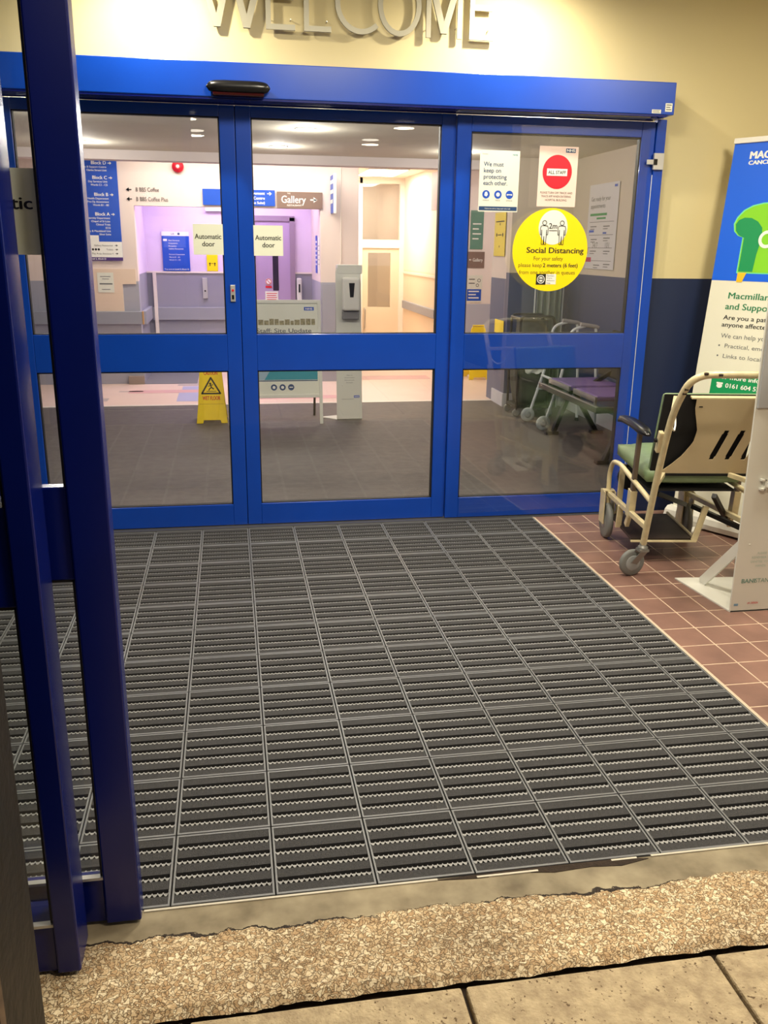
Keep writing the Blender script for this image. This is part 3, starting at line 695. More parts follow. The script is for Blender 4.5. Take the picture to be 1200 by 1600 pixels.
# ------------------------------------------------------------------ outer doors on the left (open) and dark pier
def outer_leaf(name, x0, x1, y0, y1, stile, label, sill=True):
    root = empty(name, ((x0 + x1) / 2, (y0 + y1) / 2, 0), label, 'door', 'outer door leaves parked open')
    MB().box(x1 - stile, x1, y0, y1, 0.006, 2.56).build('stile', BLUE_SHADE, root, bevel=0.004)
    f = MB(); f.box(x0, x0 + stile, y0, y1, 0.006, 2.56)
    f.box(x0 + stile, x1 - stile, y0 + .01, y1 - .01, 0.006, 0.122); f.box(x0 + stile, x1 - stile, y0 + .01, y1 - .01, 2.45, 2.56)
    f.build('frame', BLUE_SHADE, root, bevel=0.003)
    MB().box(x0 + stile, x1 - stile, y0 + .01, y1 - .01, 0.850, 1.046).build('middle_rail', BLUE_SHADE, root, bevel=0.003)
    gk = MB()
    for za, zb in ((0.122, 0.850), (1.046, 2.45)):
        gk.box(x1 - stile - .006, x1 - stile, y0 + .012, y1 - .012, za, zb); gk.box(x0 + stile, x1 - stile, y0 + .012, y1 - .012, zb - .005, zb)
    gk.build('gasket', GASKET, root)
    ym = (y0 + y1) / 2
    for k, (za, zb) in enumerate(((0.122, 0.850), (1.046, 2.45))):
        MB().box(x0 + stile, x1 - stile, ym - .004, ym + .004, za, zb).build('glass_pane', GLASS, root)
    if sill: MB().box(x0 + stile, x1 - stile, y0 + .006, y0 + .020, 0.122, 0.129).build('glazing_bead', SILVER, root)
    return root
outer_leaf('outer_door_leaf', -1.50, -0.312, -3.030, -2.978, .078, 'blue outer door leaf coloured as in shade, standing at the mat corner, automatic sticker on its glass')
outer_leaf('outer_door_leaf', -1.62, -0.426, -3.165, -3.06, .048, 'blue outer door leaf coloured as in shade, nearest the camera, standing on the pitted concrete')
pr_ = tag(MB().box(-1.3, -0.418, -3.72, -3.5, -0.02, 2.9).build('entrance_pier', mat('black_weathered_paint', (12, 9, 9), 0.6, rgb2=(24, 16, 14), nscale=18, bump=0.5, bscale=30)), 'black weathered pier at the left edge of the picture, nearest the camera', 'pier')
MB().box(-0.420, -0.415, -3.724, -3.70, -0.02, 2.88).build('worn_edge', mat('worn_brown_edge', (92, 74, 58), 0.7, noise=0.4, nscale=25), pr_)

# ------------------------------------------------------------------ wall A: directory board and details
F = Fr((-1.75, 5.488, 1.335), (1, 0, 0))
o = board('directory_board', F, .575, 1.03, NHSB, 'tall blue block directory board on the left inner wall', 'sign', t=.010)
a1 = .0108; a2 = .0115
def arrow(b, F, x, y, s_, c, d=1):
    b.rect(F, min(x, x + d * s_), max(x, x + d * s_), y - s_ * .10, y + s_ * .10, c)
    b.flat(F, [(x + d * s_ * .55, y + s_ * .45), (x + d * s_ * .55, y - s_ * .45), (x + d * s_ * 1.15, y)][::(1 if d < 0 else -1)], c)
def dirtext(b):
    for zb, t_, sub in ((.985, 'Block D', ['Information & Support Centre', 'Clarke Street Unit']), (.840, 'Block C', ['Day Services Unit', 'Wards C1 - C5']), (.672, 'Block B', ['Breast Health Department', 'Pre-Op Assessment', 'Wards B1 - B5']), (.475, 'Block A', ['Maternity Department', 'Chapel of St Luke', 'Clinical Trials', 'ECG', 'X-Ray & Maudsland Unit', 'Silver Suite'])):
        b.text(F, t_, .470, zb - .014, .033, 'RIGHT', bold=.02, c=a1); arrow(b, F, .485, zb, .034, a1)
        for k, s_ in enumerate(sub): b.text(F, s_, .470, zb - .048 - .033 * k, .019, 'RIGHT', bold=.012, c=a1)
parts(o, F, [('lettering', WHITE, dirtext),
             ('white_panel', WHITE, lambda b: (b.rect(F, 0, .575, .035, .195, a1), b.rect(F, .0, .34, .195, .26, a1))),
             ('panel_lettering', INK, lambda b: ([b.text(F, s_, .48, .148 - .042 * k, .018, 'RIGHT', c=a2) for k, s_ in enumerate(('Gallery Restaurant', 'Toilets', 'Play Area, Entrance 4'))], [arrow(b, F, .50, .157 - .042 * k, .026, a2) for k in range(3)], [b.disc(F, .27 + .03 * k, .115, .012, a2) for k in range(3)])),
             ('level_strip', PURP, lambda b: b.rect(F, 0, .575, 0, .035, a1)),
             ('level_lettering', WHITE, lambda b: b.text(F, 'Level 2, Block D', .40, .010, .018, 'RIGHT', bold=.02, c=a2))])
F = Fr((-1.11, 5.496, 1.845), (1, 0, 0))
b = MB(); arrow(b, F, .07, .22, .05, .003, -1); arrow(b, F, .07, .125, .05, .003, -1)
b.text(F, 'B BBS Coffee', .11, .202, .042, 'LEFT', fit=.24, c=.003); b.text(F, 'B BBS Coffee Plus', .11, .106, .042, 'LEFT', fit=.33, c=.003)
tag(b.build('wall_lettering', INK), 'thin dark coffee lettering with arrows on the cream wall under the red bell', 'lettering')
al = MB().lathe((-0.545, 5.5, 2.305), (0, -1, 0), [(0, .058), (.03, .062), (.045, .056), (.05, .03), (.055, .028)], 28).build('alarm_sounder', REDP)
tag(al, 'round red alarm sounder high on the inner wall', 'alarm')
MB().lathe((-0.545, 5.444, 2.305), (0, -1, 0), [(0, .018), (.004, .014)], 16).build('centre_cap', PINK, al)
F = Fr((-1.46, 5.483, 1.0), (1, 0, 0))
o = board('paper_notice', F, .17, .21, PAPER, 'white paper notice on the cream lower wall, left under the directory board', 'notice')
parts(o, F, [('print', GREYINK, lambda b: (b.rect(F, .03, .14, .165, .172, Z1), b.rect(F, .05, .12, .14, .146, Z1), b.rect(F, .02, .155, .085, .098, Z1), b.rect(F, .04, .13, .03, .036, Z1)))])
b = MB(); b.box(-1.62, -1.20, 5.485, 5.5, .80, 1.25); b.box(-1.20, -1.055, 5.485, 5.5, 1.09, 1.25)
tag(b.build('notice_backboard', mat('cream_laminate', (226, 204, 184), 0.5)), 'cream panel fixed on the lower wall behind the paper notice', 'panel')
def crash_rail(name, boxes, label):
    root = MB()
    for q in boxes: root.box(*q)
    o = root.build(name, RAILM, bevel=.006); tag(o, label, 'rail', 'grey crash rails'); return o
r = crash_rail('crash_rail', [(-2.3, -1.01, 5.46, 5.5, .66, .80)], 'grey crash rail on the wall left of the lift recess')
MB().box(-1.01, -0.995, 5.458, 5.5, .66, .80).build('end_cap', WOOD, r)
crash_rail('crash_rail', [(-1.03, -0.985, 5.66, 6.56, .64, .79)], 'short grey crash rail on the side wall of the lift recess')
crash_rail('crash_rail', [(-0.985, 0.20, 6.56, 6.6, .62, .775)], 'grey crash rail across the back of the lift recess')
crash_rail('crash_rail', [(2.56, 2.6, 6.7, 8.9, .62, .735)], 'long grey crash rail along the cream corridor wall')
tag(MB().box(-1.2, -1.03, 5.44, 5.499, .0, .09).build('wall_duct', mat('brown_grey_duct', (150, 136, 126), 0.6)), 'small brownish box at the foot of the left inner wall', 'box')
# recess: lift sign, yellow notice, call panel
F = Fr((-0.83, 6.588, 1.205), (1, 0, 0))
o = board('lift_sign', F, .32, .455, NHSB, 'blue lift information sign with a white top on the lilac wall', 'sign', t=.008)
parts(o, F, [('white_header', WHITE, lambda b: b.rect(F, 0, .32, .405, .455, .0088)),
             ('header_print', NAVYINK, lambda b: (b.text(F, 'Lift', .13, .418, .022, 'CENTER', c=.0096), b.disc(F, .20, .429, .014, .0096))),
             ('lettering', WHITE, lambda b: ([b.text(F, s_, .075, .345 - .032 * k, .016, 'LEFT', bold=.01, c=.0088) for k, s_ in enumerate(('Main Entrance', 'Outpatients', 'Reception', 'Gallery Restaurant'))], [b.text(F, s_, .075, .185 - .032 * k, .015, 'LEFT', c=.0088) for k, s_ in enumerate(('Fracture Department', 'Wards B1 - B2', 'Wards C1 - C2'))], b.rect(F, .015, .06, .345, .37, .0088), b.text(F, 'You are at Level 2, Block D', .16, .012, .016, 'CENTER', fit=.29, bold=.02, c=.0088)))])
F = Fr((-0.31, 6.59, 1.205), (1, 0, 0))
o = board('yellow_notice', F, .13, .205, YEL, 'small yellow distancing notice on the lilac wall of the recess', 'notice')
parts(o, F, [('print', INK, lambda b: (b.disc(F, .035, .09, .010, Z1), b.disc(F, .095, .09, .010, Z1), b.rect(F, .05, .08, .086, .092, Z1), b.rect(F, .03, .04, .06, .08, Z1), b.rect(F, .09, .10, .06, .08, Z1)))])
o = MB().box(-0.375, -0.315, 6.575, 6.6, .88, 1.125).build('lift_call_panel', SILVER, bevel=.004); tag(o, 'slim steel lift call panel on the grey dado', 'panel')
MB().lathe((-0.345, 6.575, .97), (0, -1, 0), [(0, .010), (.004, .010)], 14).build('call_button', DARKM, o)
# recess door
d = empty('door_1', (0.5, 6.59, 0), None, None); d['kind'] = 'structure'
MB().box(.27, .70, 6.57, 6.598, 0.005, 1.80).build('door_panel', LILACD, d)
b = MB(); b.box(.235, .27, 6.55, 6.6, 0, 1.84); b.box(.70, .76, 6.55, 6.6, 0, 1.84); b.box(.235, .76, 6.55, 6.6, 1.80, 1.86)
b.build('door_frame', mat('mauve_door_frame', (150, 128, 150), 0.5), d)
MB().box(.485, .555, 6.566, 6.572, .98, 1.62).build('vision_slot', mat('dark_vision_glass', (50, 40, 56), 0.15), d)
F = Fr((.40, 6.566, .0), (1, 0, 0))
o = MB().disc(F, .03, 1.085, .04, 0).build('prohibition_sticker', WHITE); tag(o, 'small round red prohibition sticker on the lilac recess door', 'sticker')
b = MB(); b.ring(F, .03, 1.085, .037, .008, .001); b.line(F, [(.006, 1.11), (.054, 1.06)], .007, .001); b.rect(F, -.008, .068, 1.01, 1.035, .001); b.build('red_ring', REDP, o)
F = Fr((.385, 6.565, .845), (1, 0, 0))
o = board('door_paper', F, .16, .125, PAPER, 'white paper with red print on the lilac recess door', 'notice')
parts(o, F, [('print', REDP, lambda b: [b.rect(F, .015 + .006 * (k % 2), .145 - .01 * (k % 2), .095 - .024 * k, .103 - .024 * k, Z1) for k in range(4)])])
o = MB().box(.775, .835, 6.50, 6.6, .86, 1.13).build('soap_dispenser', STAND, bevel=.012); tag(o, 'small white wall dispenser beside the recess door', 'dispenser')
MB().box(.795, .815, 6.494, 6.502, .96, 1.06).build('sight_window', DARKM, o)
# return wall notices
F = Fr((0.968, 6.06, 1.21), (0, -1, 0))
o = board('blue_wall_sign', F, .22, .42, NHSB, 'narrow looking blue sign on the right side wall of the recess', 'sign')
parts(o, F, [('lettering', WHITE, lambda b: [b.rect(F, .03, .19 - .03 * (k % 2), .34 - .05 * k, .36 - .05 * k, Z1) for k in range(6)])])
F = Fr((0.968, 5.74, 1.21), (0, -1, 0))
o = board('white_wall_sign', F, .16, .40, PAPER, 'narrow looking white sign next to the blue one in the recess', 'sign')
parts(o, F, [('print', GREYINK, lambda b: [b.rect(F, .03, .13, .3 - .05 * k, .31 - .05 * k, Z1) for k in range(5)])])
# header signs
F = Fr((-0.30, 5.488, 1.925), (1, 0, 0))
o = board('centre_sign', F, .775, .165, NHSB, 'blue sign pointing right, beside the brown restaurant sign', 'sign', t=.008)
parts(o, F, [('lettering', WHITE, lambda b: (b.text(F, 'Improvement', .665, .116, .030, 'RIGHT', bold=.02, c=.0088), b.text(F, 'Centre', .665, .066, .030, 'RIGHT', bold=.02, c=.0088), b.text(F, '(Devan Suite)', .665, .020, .026, 'RIGHT', bold=.02, c=.0088), arrow(b, F, .690, .128, .045, .0088)))])
F = Fr((0.495, 5.488, 1.908), (1, 0, 0))
o = board('restaurant_sign', F, .50, .170, BROWNS, 'brown restaurant sign with white lettering and a white arrow', 'sign', t=.008)
parts(o, F, [('lettering', WHITE, lambda b: (b.text(F, 'Gallery', .18, .055, .075, 'CENTER', fit=.265, bold=.012, c=.0088), b.text(F, 'THE', .13, .146, .014, 'CENTER', c=.0088), b.text(F, 'RESTAURANT', .19, .022, .017, 'CENTER', fit=.16, bold=.012, c=.0088), arrow(b, F, .365, .090, .066, .0088)))])
o = tag(MB().box(-.30, .24, 6.55, 6.59, 1.90, 2.0).build('lintel_sign', WHITE), 'white strip sign above the recess door frame', 'sign')
F = Fr((-.30, 6.548, 1.9), (1, 0, 0)); MB().text(F, 'LIFT (ES)', .40, .03, .05, 'CENTER', c=.001).build('lettering', GREYINK, o)
o = MB().box(1.085, 1.105, 5.17, 5.5, 1.86, 2.25).build('projecting_sign', NHSB, bevel=.003); tag(o, 'thin blue sign sticking out from the inner wall, seen almost edge on', 'sign')
b = MB(); F = Fr((1.083, 5.5, 1.86), (0, -1, 0)); b.rect(F, .02, .31, .30, .34, .001); b.rect(F, .02, .28, .2, .24, .001); b.rect(F, .02, .25, .1, .14, .001); b.build('lettering', WHITE, o)
b = MB().box(1.080, 1.110, 5.160, 5.172, 1.855, 2.255); b.build('edge_trim', WHITE, o)
b = MB().tube([(1.20, 5.488, 2.58), (1.20, 5.488, 1.36), (1.185, 5.488, 1.30)], .006, 8); tag(b.build('wall_conduit', FRAMEW), 'thin pale conduit running down the wall above the hand gel stand', 'pipe')
o = tag(MB().box(.985, 1.13, 5.47, 5.499, .20, 1.10).build('wall_guard', DADO), 'grey protective panel on the wall beside the hand gel stand', 'panel')
# corridor right wall signs
F = Fr((2.985, 6.592, 1.50), (1, 0, 0))
o = board('green_sign', F, .17, .47, mat('grey_green_sign', (96, 140, 120), 0.5), 'grey green sign on the far white wall, above the small brown arrow sign', 'sign')
parts(o, F, [('lettering', WHITE, lambda b: [b.rect(F, .03, .14 - .03 * (k % 2), .30 - .06 * k, .315 - .06 * k, Z1) for k in range(4)])])
F = Fr((2.96, 6.592, 1.27), (1, 0, 0))
o = board('brown_arrow_sign', F, .225, .20, BROWNS, 'small brown arrow sign on the far white wall, below the green sign', 'sign')
parts(o, F, [('lettering', WHITE, lambda b: (b.text(F, 'Gallery', .135, .08, .04, 'CENTER', fit=.13, bold=.01, c=Z1), arrow(b, F, .055, .10, .03, Z1, -1)))])
F = Fr((2.96, 6.592, .84), (1, 0, 0))
o = board('white_notice', F, .21, .34, PAPER, 'white and blue notice on the far white wall under the brown arrow sign', 'notice')
parts(o, F, [('blue_half', NHSB, lambda b: b.rect(F, .01, .20, .02, .165, Z1)), ('lettering', WHITE, lambda b: [b.rect(F, .03, .17 - .04 * (k % 2), .13 - .04 * k, .145 - .04 * k, Z2) for k in range(3)]),
             ('print', INK, lambda b: ([b.rect(F, .03, .11, .285 - .05 * k, .295 - .05 * k, Z1) for k in range(2)], b.ring(F, .165, .275, .022, .006, Z1), b.ring(F, .145, .215, .020, .006, Z1)))])
F = Fr((2.590, 4.17, 1.44), (0, -1, 0))
o = board('yellow_poster', F, .36, .41, mat('olive_yellow_print', (226, 204, 70), 0.5), 'tall yellow distancing poster on the narrow cream wall end', 'poster')
parts(o, F, [('print', INK, lambda b: (b.disc(F, .08, .20, .018, Z1), b.disc(F, .28, .20, .018, Z1), b.rect(F, .12, .24, .196, .204, Z1), b.rect(F, .04, .32, .32, .33, Z1), b.disc(F, .18, .3, .012, Z1), b.disc(F, .18, .09, .012, Z1)))])
F = Fr((2.590, 4.02, .70), (0, -1, 0))
tag(board('yellow_tag', F, .30, .13, YEL, 'x', 'sticker'), 'small yellow sticker on the navy lower wall end', 'sticker')
# appointments poster on lobby right wall
F = Fr((3.193, 3.25, 1.345), (0, -1, 0))
o = board('appointments_poster', F, .64, .72, mat('pale_grey_paper', (214, 210, 214), 0.5), 'large pale appointments poster on the lobby right wall', 'poster')
def grid(b):
    b.text(F, 'Get ready for your', .05, .58, .036, 'LEFT', fit=.42, bold=.01, c=Z1); b.text(F, 'appointments', .05, .52, .036, 'LEFT', fit=.32, bold=.01, c=Z1)
    for k in range(4): b.rect(F, .05, .58, .40 - .11 * k, .404 - .11 * k, Z1)
    for x, y in ((.07, .36), (.36, .36), (.10, .25), (.38, .26), (.10, .15), (.40, .15), (.20, .03), (.42, .04)): b.rect(F, x, x + .14, y, y + .008, Z1); b.rect(F, x, x + .1, y - .02, y - .014, Z1)
    b.text(F, '24/7', .14, .18, .05, 'LEFT', c=Z1); b.text(F, '101', .42, .18, .05, 'LEFT', c=Z1)
parts(o, F, [('lettering', GREYINK, grid),
             ('green_bar', GREEN, lambda b: (b.rect(F, .05, .42, .455, .475, Z1), b.rect(F, .20, .40, .425, .440, Z1))),
             ('blue_bar', NHSB, lambda b: (b.rect(F, .05, .16, .315, .335, Z2), b.rect(F, .36, .44, .30, .315, Z2), b.rect(F, .54, .60, .68, .70, Z2))),
             ('magenta_bar', mat('magenta_print', (190, 40, 100), 0.5), lambda b: (b.rect(F, .01, .14, .06, .10, Z2), b.rect(F, .01, .05, .13, .18, Z2)))])
F = Fr((3.193, 2.34, 1.7), (0, -1, 0))
o = board('dark_poster', F, .5, .60, mat('slate_poster', (72, 70, 96), 0.4), 'dark poster high on the lobby wall beside the blue jamb', 'poster')
parts(o, F, [('print', GREYINK, lambda b: (b.rect(F, .08, .42, .48, .50, Z1), b.rect(F, .08, .30, .42, .435, Z1)))])
# pair of doors at the corridor end
d = empty('door_2', (2.2, 9.07, 0), None, None); d['kind'] = 'structure'
b = MB()
for q in ((1.50, 1.60, 0, 2.6), (2.53, 2.6, 0, 2.6), (1.92, 1.96, 0, 2.6), (1.6, 2.53, 2.42, 2.6), (1.96, 2.53, 1.50, 1.62)): b.box(q[0], q[1], 9.02, 9.12, q[2], q[3])
b.box(1.6, 1.92, 9.02, 9.12, 0, 2.42)
b.build('door_frame', FRAMEW, d)
b = MB(); b.box(1.96, 2.05, 9.05, 9.09, .01, 1.50); b.box(2.40, 2.53, 9.05, 9.09, .01, 1.50); b.box(2.05, 2.40, 9.05, 9.09, .01, .62); b.box(2.05, 2.40, 9.05, 9.09, 1.43, 1.50)
b.build('door_leaf', CREAMD, d)
MB().box(2.05, 2.40, 9.066, 9.074, .62, 1.43).build('glass_pane', GLASS, d)
MB().box(1.96, 2.53, 9.066, 9.074, 1.62, 2.42).build('fanlight', GLASS, d)
b = MB().tube(smooth_path([(2.0, 9.05, .30), (2.0, 9.0, .30), (2.0, 9.0, .60), (2.0, 9.05, .60)], .02), .012, 10); b.build('pull_handle', ALU, d)
MB().box(1.96, 2.53, 9.045, 9.05, .02, .18).build('kick_plate', ALU, d)
b = MB(); b.box(1.62, 1.66, 10.3, 10.4, 0, 2.7); b.box(2.9, 3.0, 10.0, 10.1, 0, 2.7)
struct(b.build('trim_9', FRAMEW))
o = tag(MB().box(2.592, 2.6, 6.72, 7.15, 1.98, 2.44).build('high_poster', mat('mauve_poster', (180, 160, 170), 0.5)), 'mauve poster high on the corridor wall at the door edge', 'poster')

# ------------------------------------------------------------------ ceiling lights
def downlight(x, y, z, r, label, group):
    o = MB().lathe((x, y, z), (0, 0, -1), [(0, r + .018), (.006, r + .018), (.008, r + .002)], 24).build('downlight', WHITE); tag(o, label, 'light', group)
    MB().lathe((x, y, z - .0085), (0, 0, -1), [(0, r), (.002, r)], 24).build('diffuser', LIGHTON, o)
for i, (X, Y, lb) in enumerate(((0.53, 2.08, 'round lobby downlight seen in the top of the middle pane'), (-1.2, 1.2, 'added unseen lobby downlight over the left of the carpet'), (2.0, 1.2, 'added unseen lobby downlight over the purple bench side'), (0.53, 0.9, 'added unseen lobby downlight close behind the doors'), (-1.2, 3.4, 'round lobby downlight at the back left before the beam'), (2.0, 3.3, 'round lobby downlight at the back right before the beam'), (0.4, 3.3, 'round lobby downlight above the wet floor sign'))):
    downlight(X, Y, 2.32, .065, lb, 'lobby downlights')
def panel_light(x0, x1, y0, y1, z, label, group):
    fr = MB(); t = .015
    for q in ((x0, x1, y0, y0 + t), (x0, x1, y1 - t, y1), (x0, x0 + t, y0 + t, y1 - t), (x1 - t, x1, y0 + t, y1 - t)): fr.box(*q, z - .014, z)
    o = fr.build('ceiling_light', WHITE); tag(o, label, 'light', group)
    MB().box(x0 + t, x1 - t, y0 + t, y1 - t, z - .008, z - .002).build('diffuser', LIGHTON, o)
panel_light(1.80, 2.35, 7.40, 8.60, 2.5, 'bright ceiling panel light in the side corridor', 'corridor ceiling lights')
panel_light(1.95, 2.45, 10.1, 11.0, 2.7, 'ceiling panel light behind the corridor end door', 'corridor ceiling lights')
panel_light(-1.0, 1.4, 4.60, 5.10, 2.6, 'long ceiling light of the inner hall behind the beam', 'hall ceiling lights')
panel_light(.3, .9, -2.0, -1.4, 2.94, 'square ceiling light over the entrance mat', 'vestibule ceiling lights')
panel_light(2.3, 2.9, -2.2, -1.6, 2.94, 'square ceiling light over the brown tiles', 'vestibule ceiling lights')
panel_light(.54, 1.46, -3.87, -3.63, 2.94, 'added unseen light over the paving just outside the doorway', 'added paving light')
for X, Y, lb in ((1.95, -8.2, 'round canopy lamp far back on the right, mirrored in the middle pane'), (2.07, -6.35, 'round canopy lamp nearer the doors on the right'), (-0.42, -7.8, 'round canopy lamp far back on the left, mirrored in the left pane'), (-0.47, -6.2, 'round canopy lamp nearer the doors on the left')):
    downlight(X, Y, 2.94, .12, lb, 'canopy lamps')
for X, lb in ((-0.36, 'spot lamp over the left of the welcome letters'), (1.38, 'spot lamp over the right of the welcome letters')):
    o = MB().lathe((X, -.42, 2.94), (0, 0, -1), [(0, .05), (.11, .05), (.115, .045)], 20).build('spot_lamp', ALU); tag(o, lb, 'light', 'wall spots')

# ------------------------------------------------------------------ wet floor signs
def wet_floor(cx, cy, label, rot=0):
    root = empty('wet_floor_sign', (cx, cy, 0), label, 'warning sign', 'yellow wet floor signs')
    H_ = .615
    for sgn, nm in ((1, 'front_panel'), (-1, 'rear_panel')):
        lean = .15 * sgn
        F = Fr((cx, cy - .15 * sgn, 0), (1, 0, 0) if sgn > 0 else (-1, 0, 0), (0, lean, H_))
        # panel outline, feet and scalloped base
        P = [(-.135, 0), (-.080, 0), (-.072, .028), (.072, .028), (.080, 0), (.135, 0), (.118, .16), (.086, .60), (.07, .63), (-.07, .63), (-.086, .60), (-.118, .16)]
        p = MB().prism(F, P, -.008, .008).build(nm, YELP, root, bevel=.003)
        if sgn > 0:
            c1 = .0088
            MB().rect(F, -.105, .105, .168, .172, c1).build('moulded_rib', mat('dark_yellow', (206, 166, 8), 0.4), p)
            b = MB(); b.text(F, 'WET FLOOR', 0, .205, .034, 'CENTER', fit=.152, bold=.03, c=c1); b.text(F, 'CAUTION', 0, .425, .032, 'CENTER', fit=.118, bold=.03, c=c1)
            b.build('red_lettering', mat('red_lettering', (206, 40, 20), 0.5), p)
            b = MB(); tri = [(-.080, .262), (.080, .262), (0, .400)]; b.line(F, tri + [tri[0]], .014, c1); [b.disc(F, x, y, .007, c1) for x, y in tri]
            b.disc(F, -.006, .348, .009, c1 + .0004); b.line(F, [(-.004, .340), (.004, .315), (.024, .300)], .010, c1); b.line(F, [(.004, .316), (-.016, .300), (-.02, .288)], .009, c1); b.line(F, [(-.026, .326), (0, .332), (.02, .34)], .006, c1); b.rect(F, -.04, .045, .279, .284, c1)
            b.build('slip_symbol', INK, p)
            MB().disc(F, -.028, .50, .017, c1).build('maker_mark', INK, p)
            b = MB(); [b.rect(F, 0, .05, .508 - .012 * k, .513 - .012 * k, c1) for k in range(3)]; b.build('maker_lettering', INK, p)
    MB().tube([(cx - .07, cy, .625), (cx + .07, cy, .625)], .010, 8).build('hinge', YELP, root)
    return root
wet_floor(-0.245, 3.20, 'yellow caution wet floor sign on the dark carpet behind the left door leaf')
wet_floor(2.87, 5.62, 'yellow wet floor sign far back in the corridor, half hidden by the blue rail')

# ------------------------------------------------------------------ A-frame board
def aframe():
    x0, x1, Y = .10 - .20, .725, 2.93
    root = empty('a_frame_board', ((x0 + x1) / 2, Y + .2, 0), 'white framed staff site update pavement board behind the middle door leaf', 'board')
    F = Fr((x0, Y, 0), (1, 0, 0), (0, .16, 1.0)); W = x1 - x0
    b = MB(); b.fbox(F, 0, .028, 0, 1.075, -.012, .012); b.fbox(F, W - .028, W, 0, 1.075, -.012, .012); b.fbox(F, .028, W - .028, 1.045, 1.075, -.012, .012); b.fbox(F, .028, W - .028, .232, .262, -.012, .012)
    b.build('frame', STAND, root, bevel=.003)
    p = MB().fbox(F, .028, W - .028, .262, 1.045, -.006, .004).build('poster', PAPER, root)
    c1, c2 = .0052, .0060
    b = MB(); b.text(F, 'Staff: Site Update', .502, .796, .036, 'CENTER', fit=.475, bold=.012, c=c1); b.build('heading', GREYINK, p)
    b = MB(); b.rect(F, W - .145, W - .06, .985, 1.015, c1); b.build('logo_block', NHSB, p)
    MB().text(F, 'NHS', W - .1025, .991, .017, 'CENTER', fit=.06, bold=.03, c=c2).build('logo_letters', WHITE, p)
    b = MB(); random.seed(3); x = .05
    while x < W - .06:
        w_ = random.uniform(.02, .05); b.rect(F, x, min(x + w_, W - .05), .862, .862 + random.uniform(.035, .055), c1); x += w_ + .006
    b.build('building_strip', mat('photo_strip', (150, 142, 112), 0.6, noise=0.4, nscale=60), p)
    b = MB(); [b.rect(F, .06, W - .08 - .05 * (k % 3), .75 - .028 * k, .758 - .028 * k, c1) for k in range(8)]; b.build('small_print', GREYINK, p)
    b = MB(); b.flat(F, [(.32, .39), (W - .04, .39), (W - .04, .52), (.40, .52)], c1); b.build('teal_swoosh', TEAL, p)
    MB().flat(F, [(.06, .39), (.32, .39), (.40, .52), (.06, .52)], c1).build('pale_swoosh', mat('pale_blue_print', (150, 176, 196), 0.5), p)
    b = MB(); [b.disc(F, x, .325, .027, c1) for x in (.40, .475, .55)]; b.rect(F, .04, W - .04, .378, .386, c1); b.build('round_icons', NAVYINK, p)
    b = MB(); [b.disc(F, x, .325, .013, c2) for x in (.40, .475)]; b.rect(F, .535, .565, .321, .329, c2); b.build('icon_marks', WHITE, p)
    G = Fr((x0, Y + .42, 0), (1, 0, 0), (0, -.24, 1.0))
    b = MB(); b.fbox(G, .03, .05, 0, 1.05, -.008, .008); b.fbox(G, W - .05, W - .03, 0, 1.05, -.008, .008); b.fbox(G, .05, W - .05, .2, .22, -.008, .008)
    b.build('rear_legs', DARKM, root)
aframe()

# ------------------------------------------------------------------ hand gel stands
def gel_stand(ox, oy, w_, label, near=False):
    root = empty('hand_gel_stand', (ox + w_ / 2, oy, 0), label, 'hand gel stand', 'white hand gel stands')
    F = Fr((ox, oy, 0), (1, 0, 0))
    ft = .009
    # tapered front panel
    P = [(0, 0), (w_, 0), (w_ - .02, 1.30), (w_ - .03, 1.33), (.0, 1.33), (-.01, 1.30)]
    if near: P = [(0, 0), (w_, 0), (w_, 1.34), (-.012, 1.34), (-.006, .70)]
    p = MB().prism(F, P, -ft, 0).build('front_panel', STAND, root, bevel=.0015)
    b = MB().box(ox - (.045 if near else .12), ox + w_, oy + .002, oy + .405, 0, .006)
    if near:
        b = MB(); b.prism(Fr((0, 0, 0), (1, 0, 0), (0, 1, 0)), [(ox, oy), (ox + w_, oy), (ox + w_ - .02, oy + .37), (ox - .045, oy + .415)], 0.0005, .007)
    else:
        b = MB(); b.prism(Fr((0, 0, 0), (1, 0, 0), (0, 1, 0)), [(ox, oy), (ox + w_, oy), (ox + w_, oy + .28), (ox - .14, oy + .14)], 0.0005, .007)
    b.build('base_plate', STAND, root)
    b = MB().bar((ox + .05, oy + .34 if near else oy + .2, .006), (ox + .05, oy + .016, .33), .05, .008, up=(1, 0, 0)); b.build('brace', STAND, root)
    return root, F, p
root, F, p = gel_stand(.868, 3.10, .232, 'white hand gel stand with dispenser inside the lobby, right of the staff board')
b = MB().fbox(F, .005, .225, 1.285, 1.36, -.10, .004); b.build('top_hood', STAND, root, bevel=.006)
b = MB().fbox(F, .045, .195, .975, 1.255, .0, .085); d_ = b.build('dispenser', mat('dispenser_white', (226, 224, 218), .35), root, bevel=.018)
MB().prism(F, [(.098, 1.21), (.148, 1.21), (.138, 1.09), (.108, 1.09)], .0855, .0875).build('sight_window', DARKM, d_)
b = MB(); b.fbox(F, .045, .195, .90, .975, .0, .05); b.build('drip_tray', GREYP, root, bevel=.006)
b = MB(); [b.text(F, s_, .115, .40 - .022 * k, .009, 'CENTER', c=.001) for k, s_ in enumerate(('Please use', 'the hand sanitiser', 'before you enter', 'the hospital'))]; b.text(F, 'Northern Care Alliance', .10, .185, .008, 'CENTER', c=.001); b.build('small_print', GREYINK, p)
MB().rect(F, .155, .205, .20, .222, .001).build('logo_block', NHSB, p)
MB().text(F, 'NHS', .18, .205, .012, 'CENTER', fit=.038, bold=.03, c=.0016).build('logo_letters', WHITE, p)

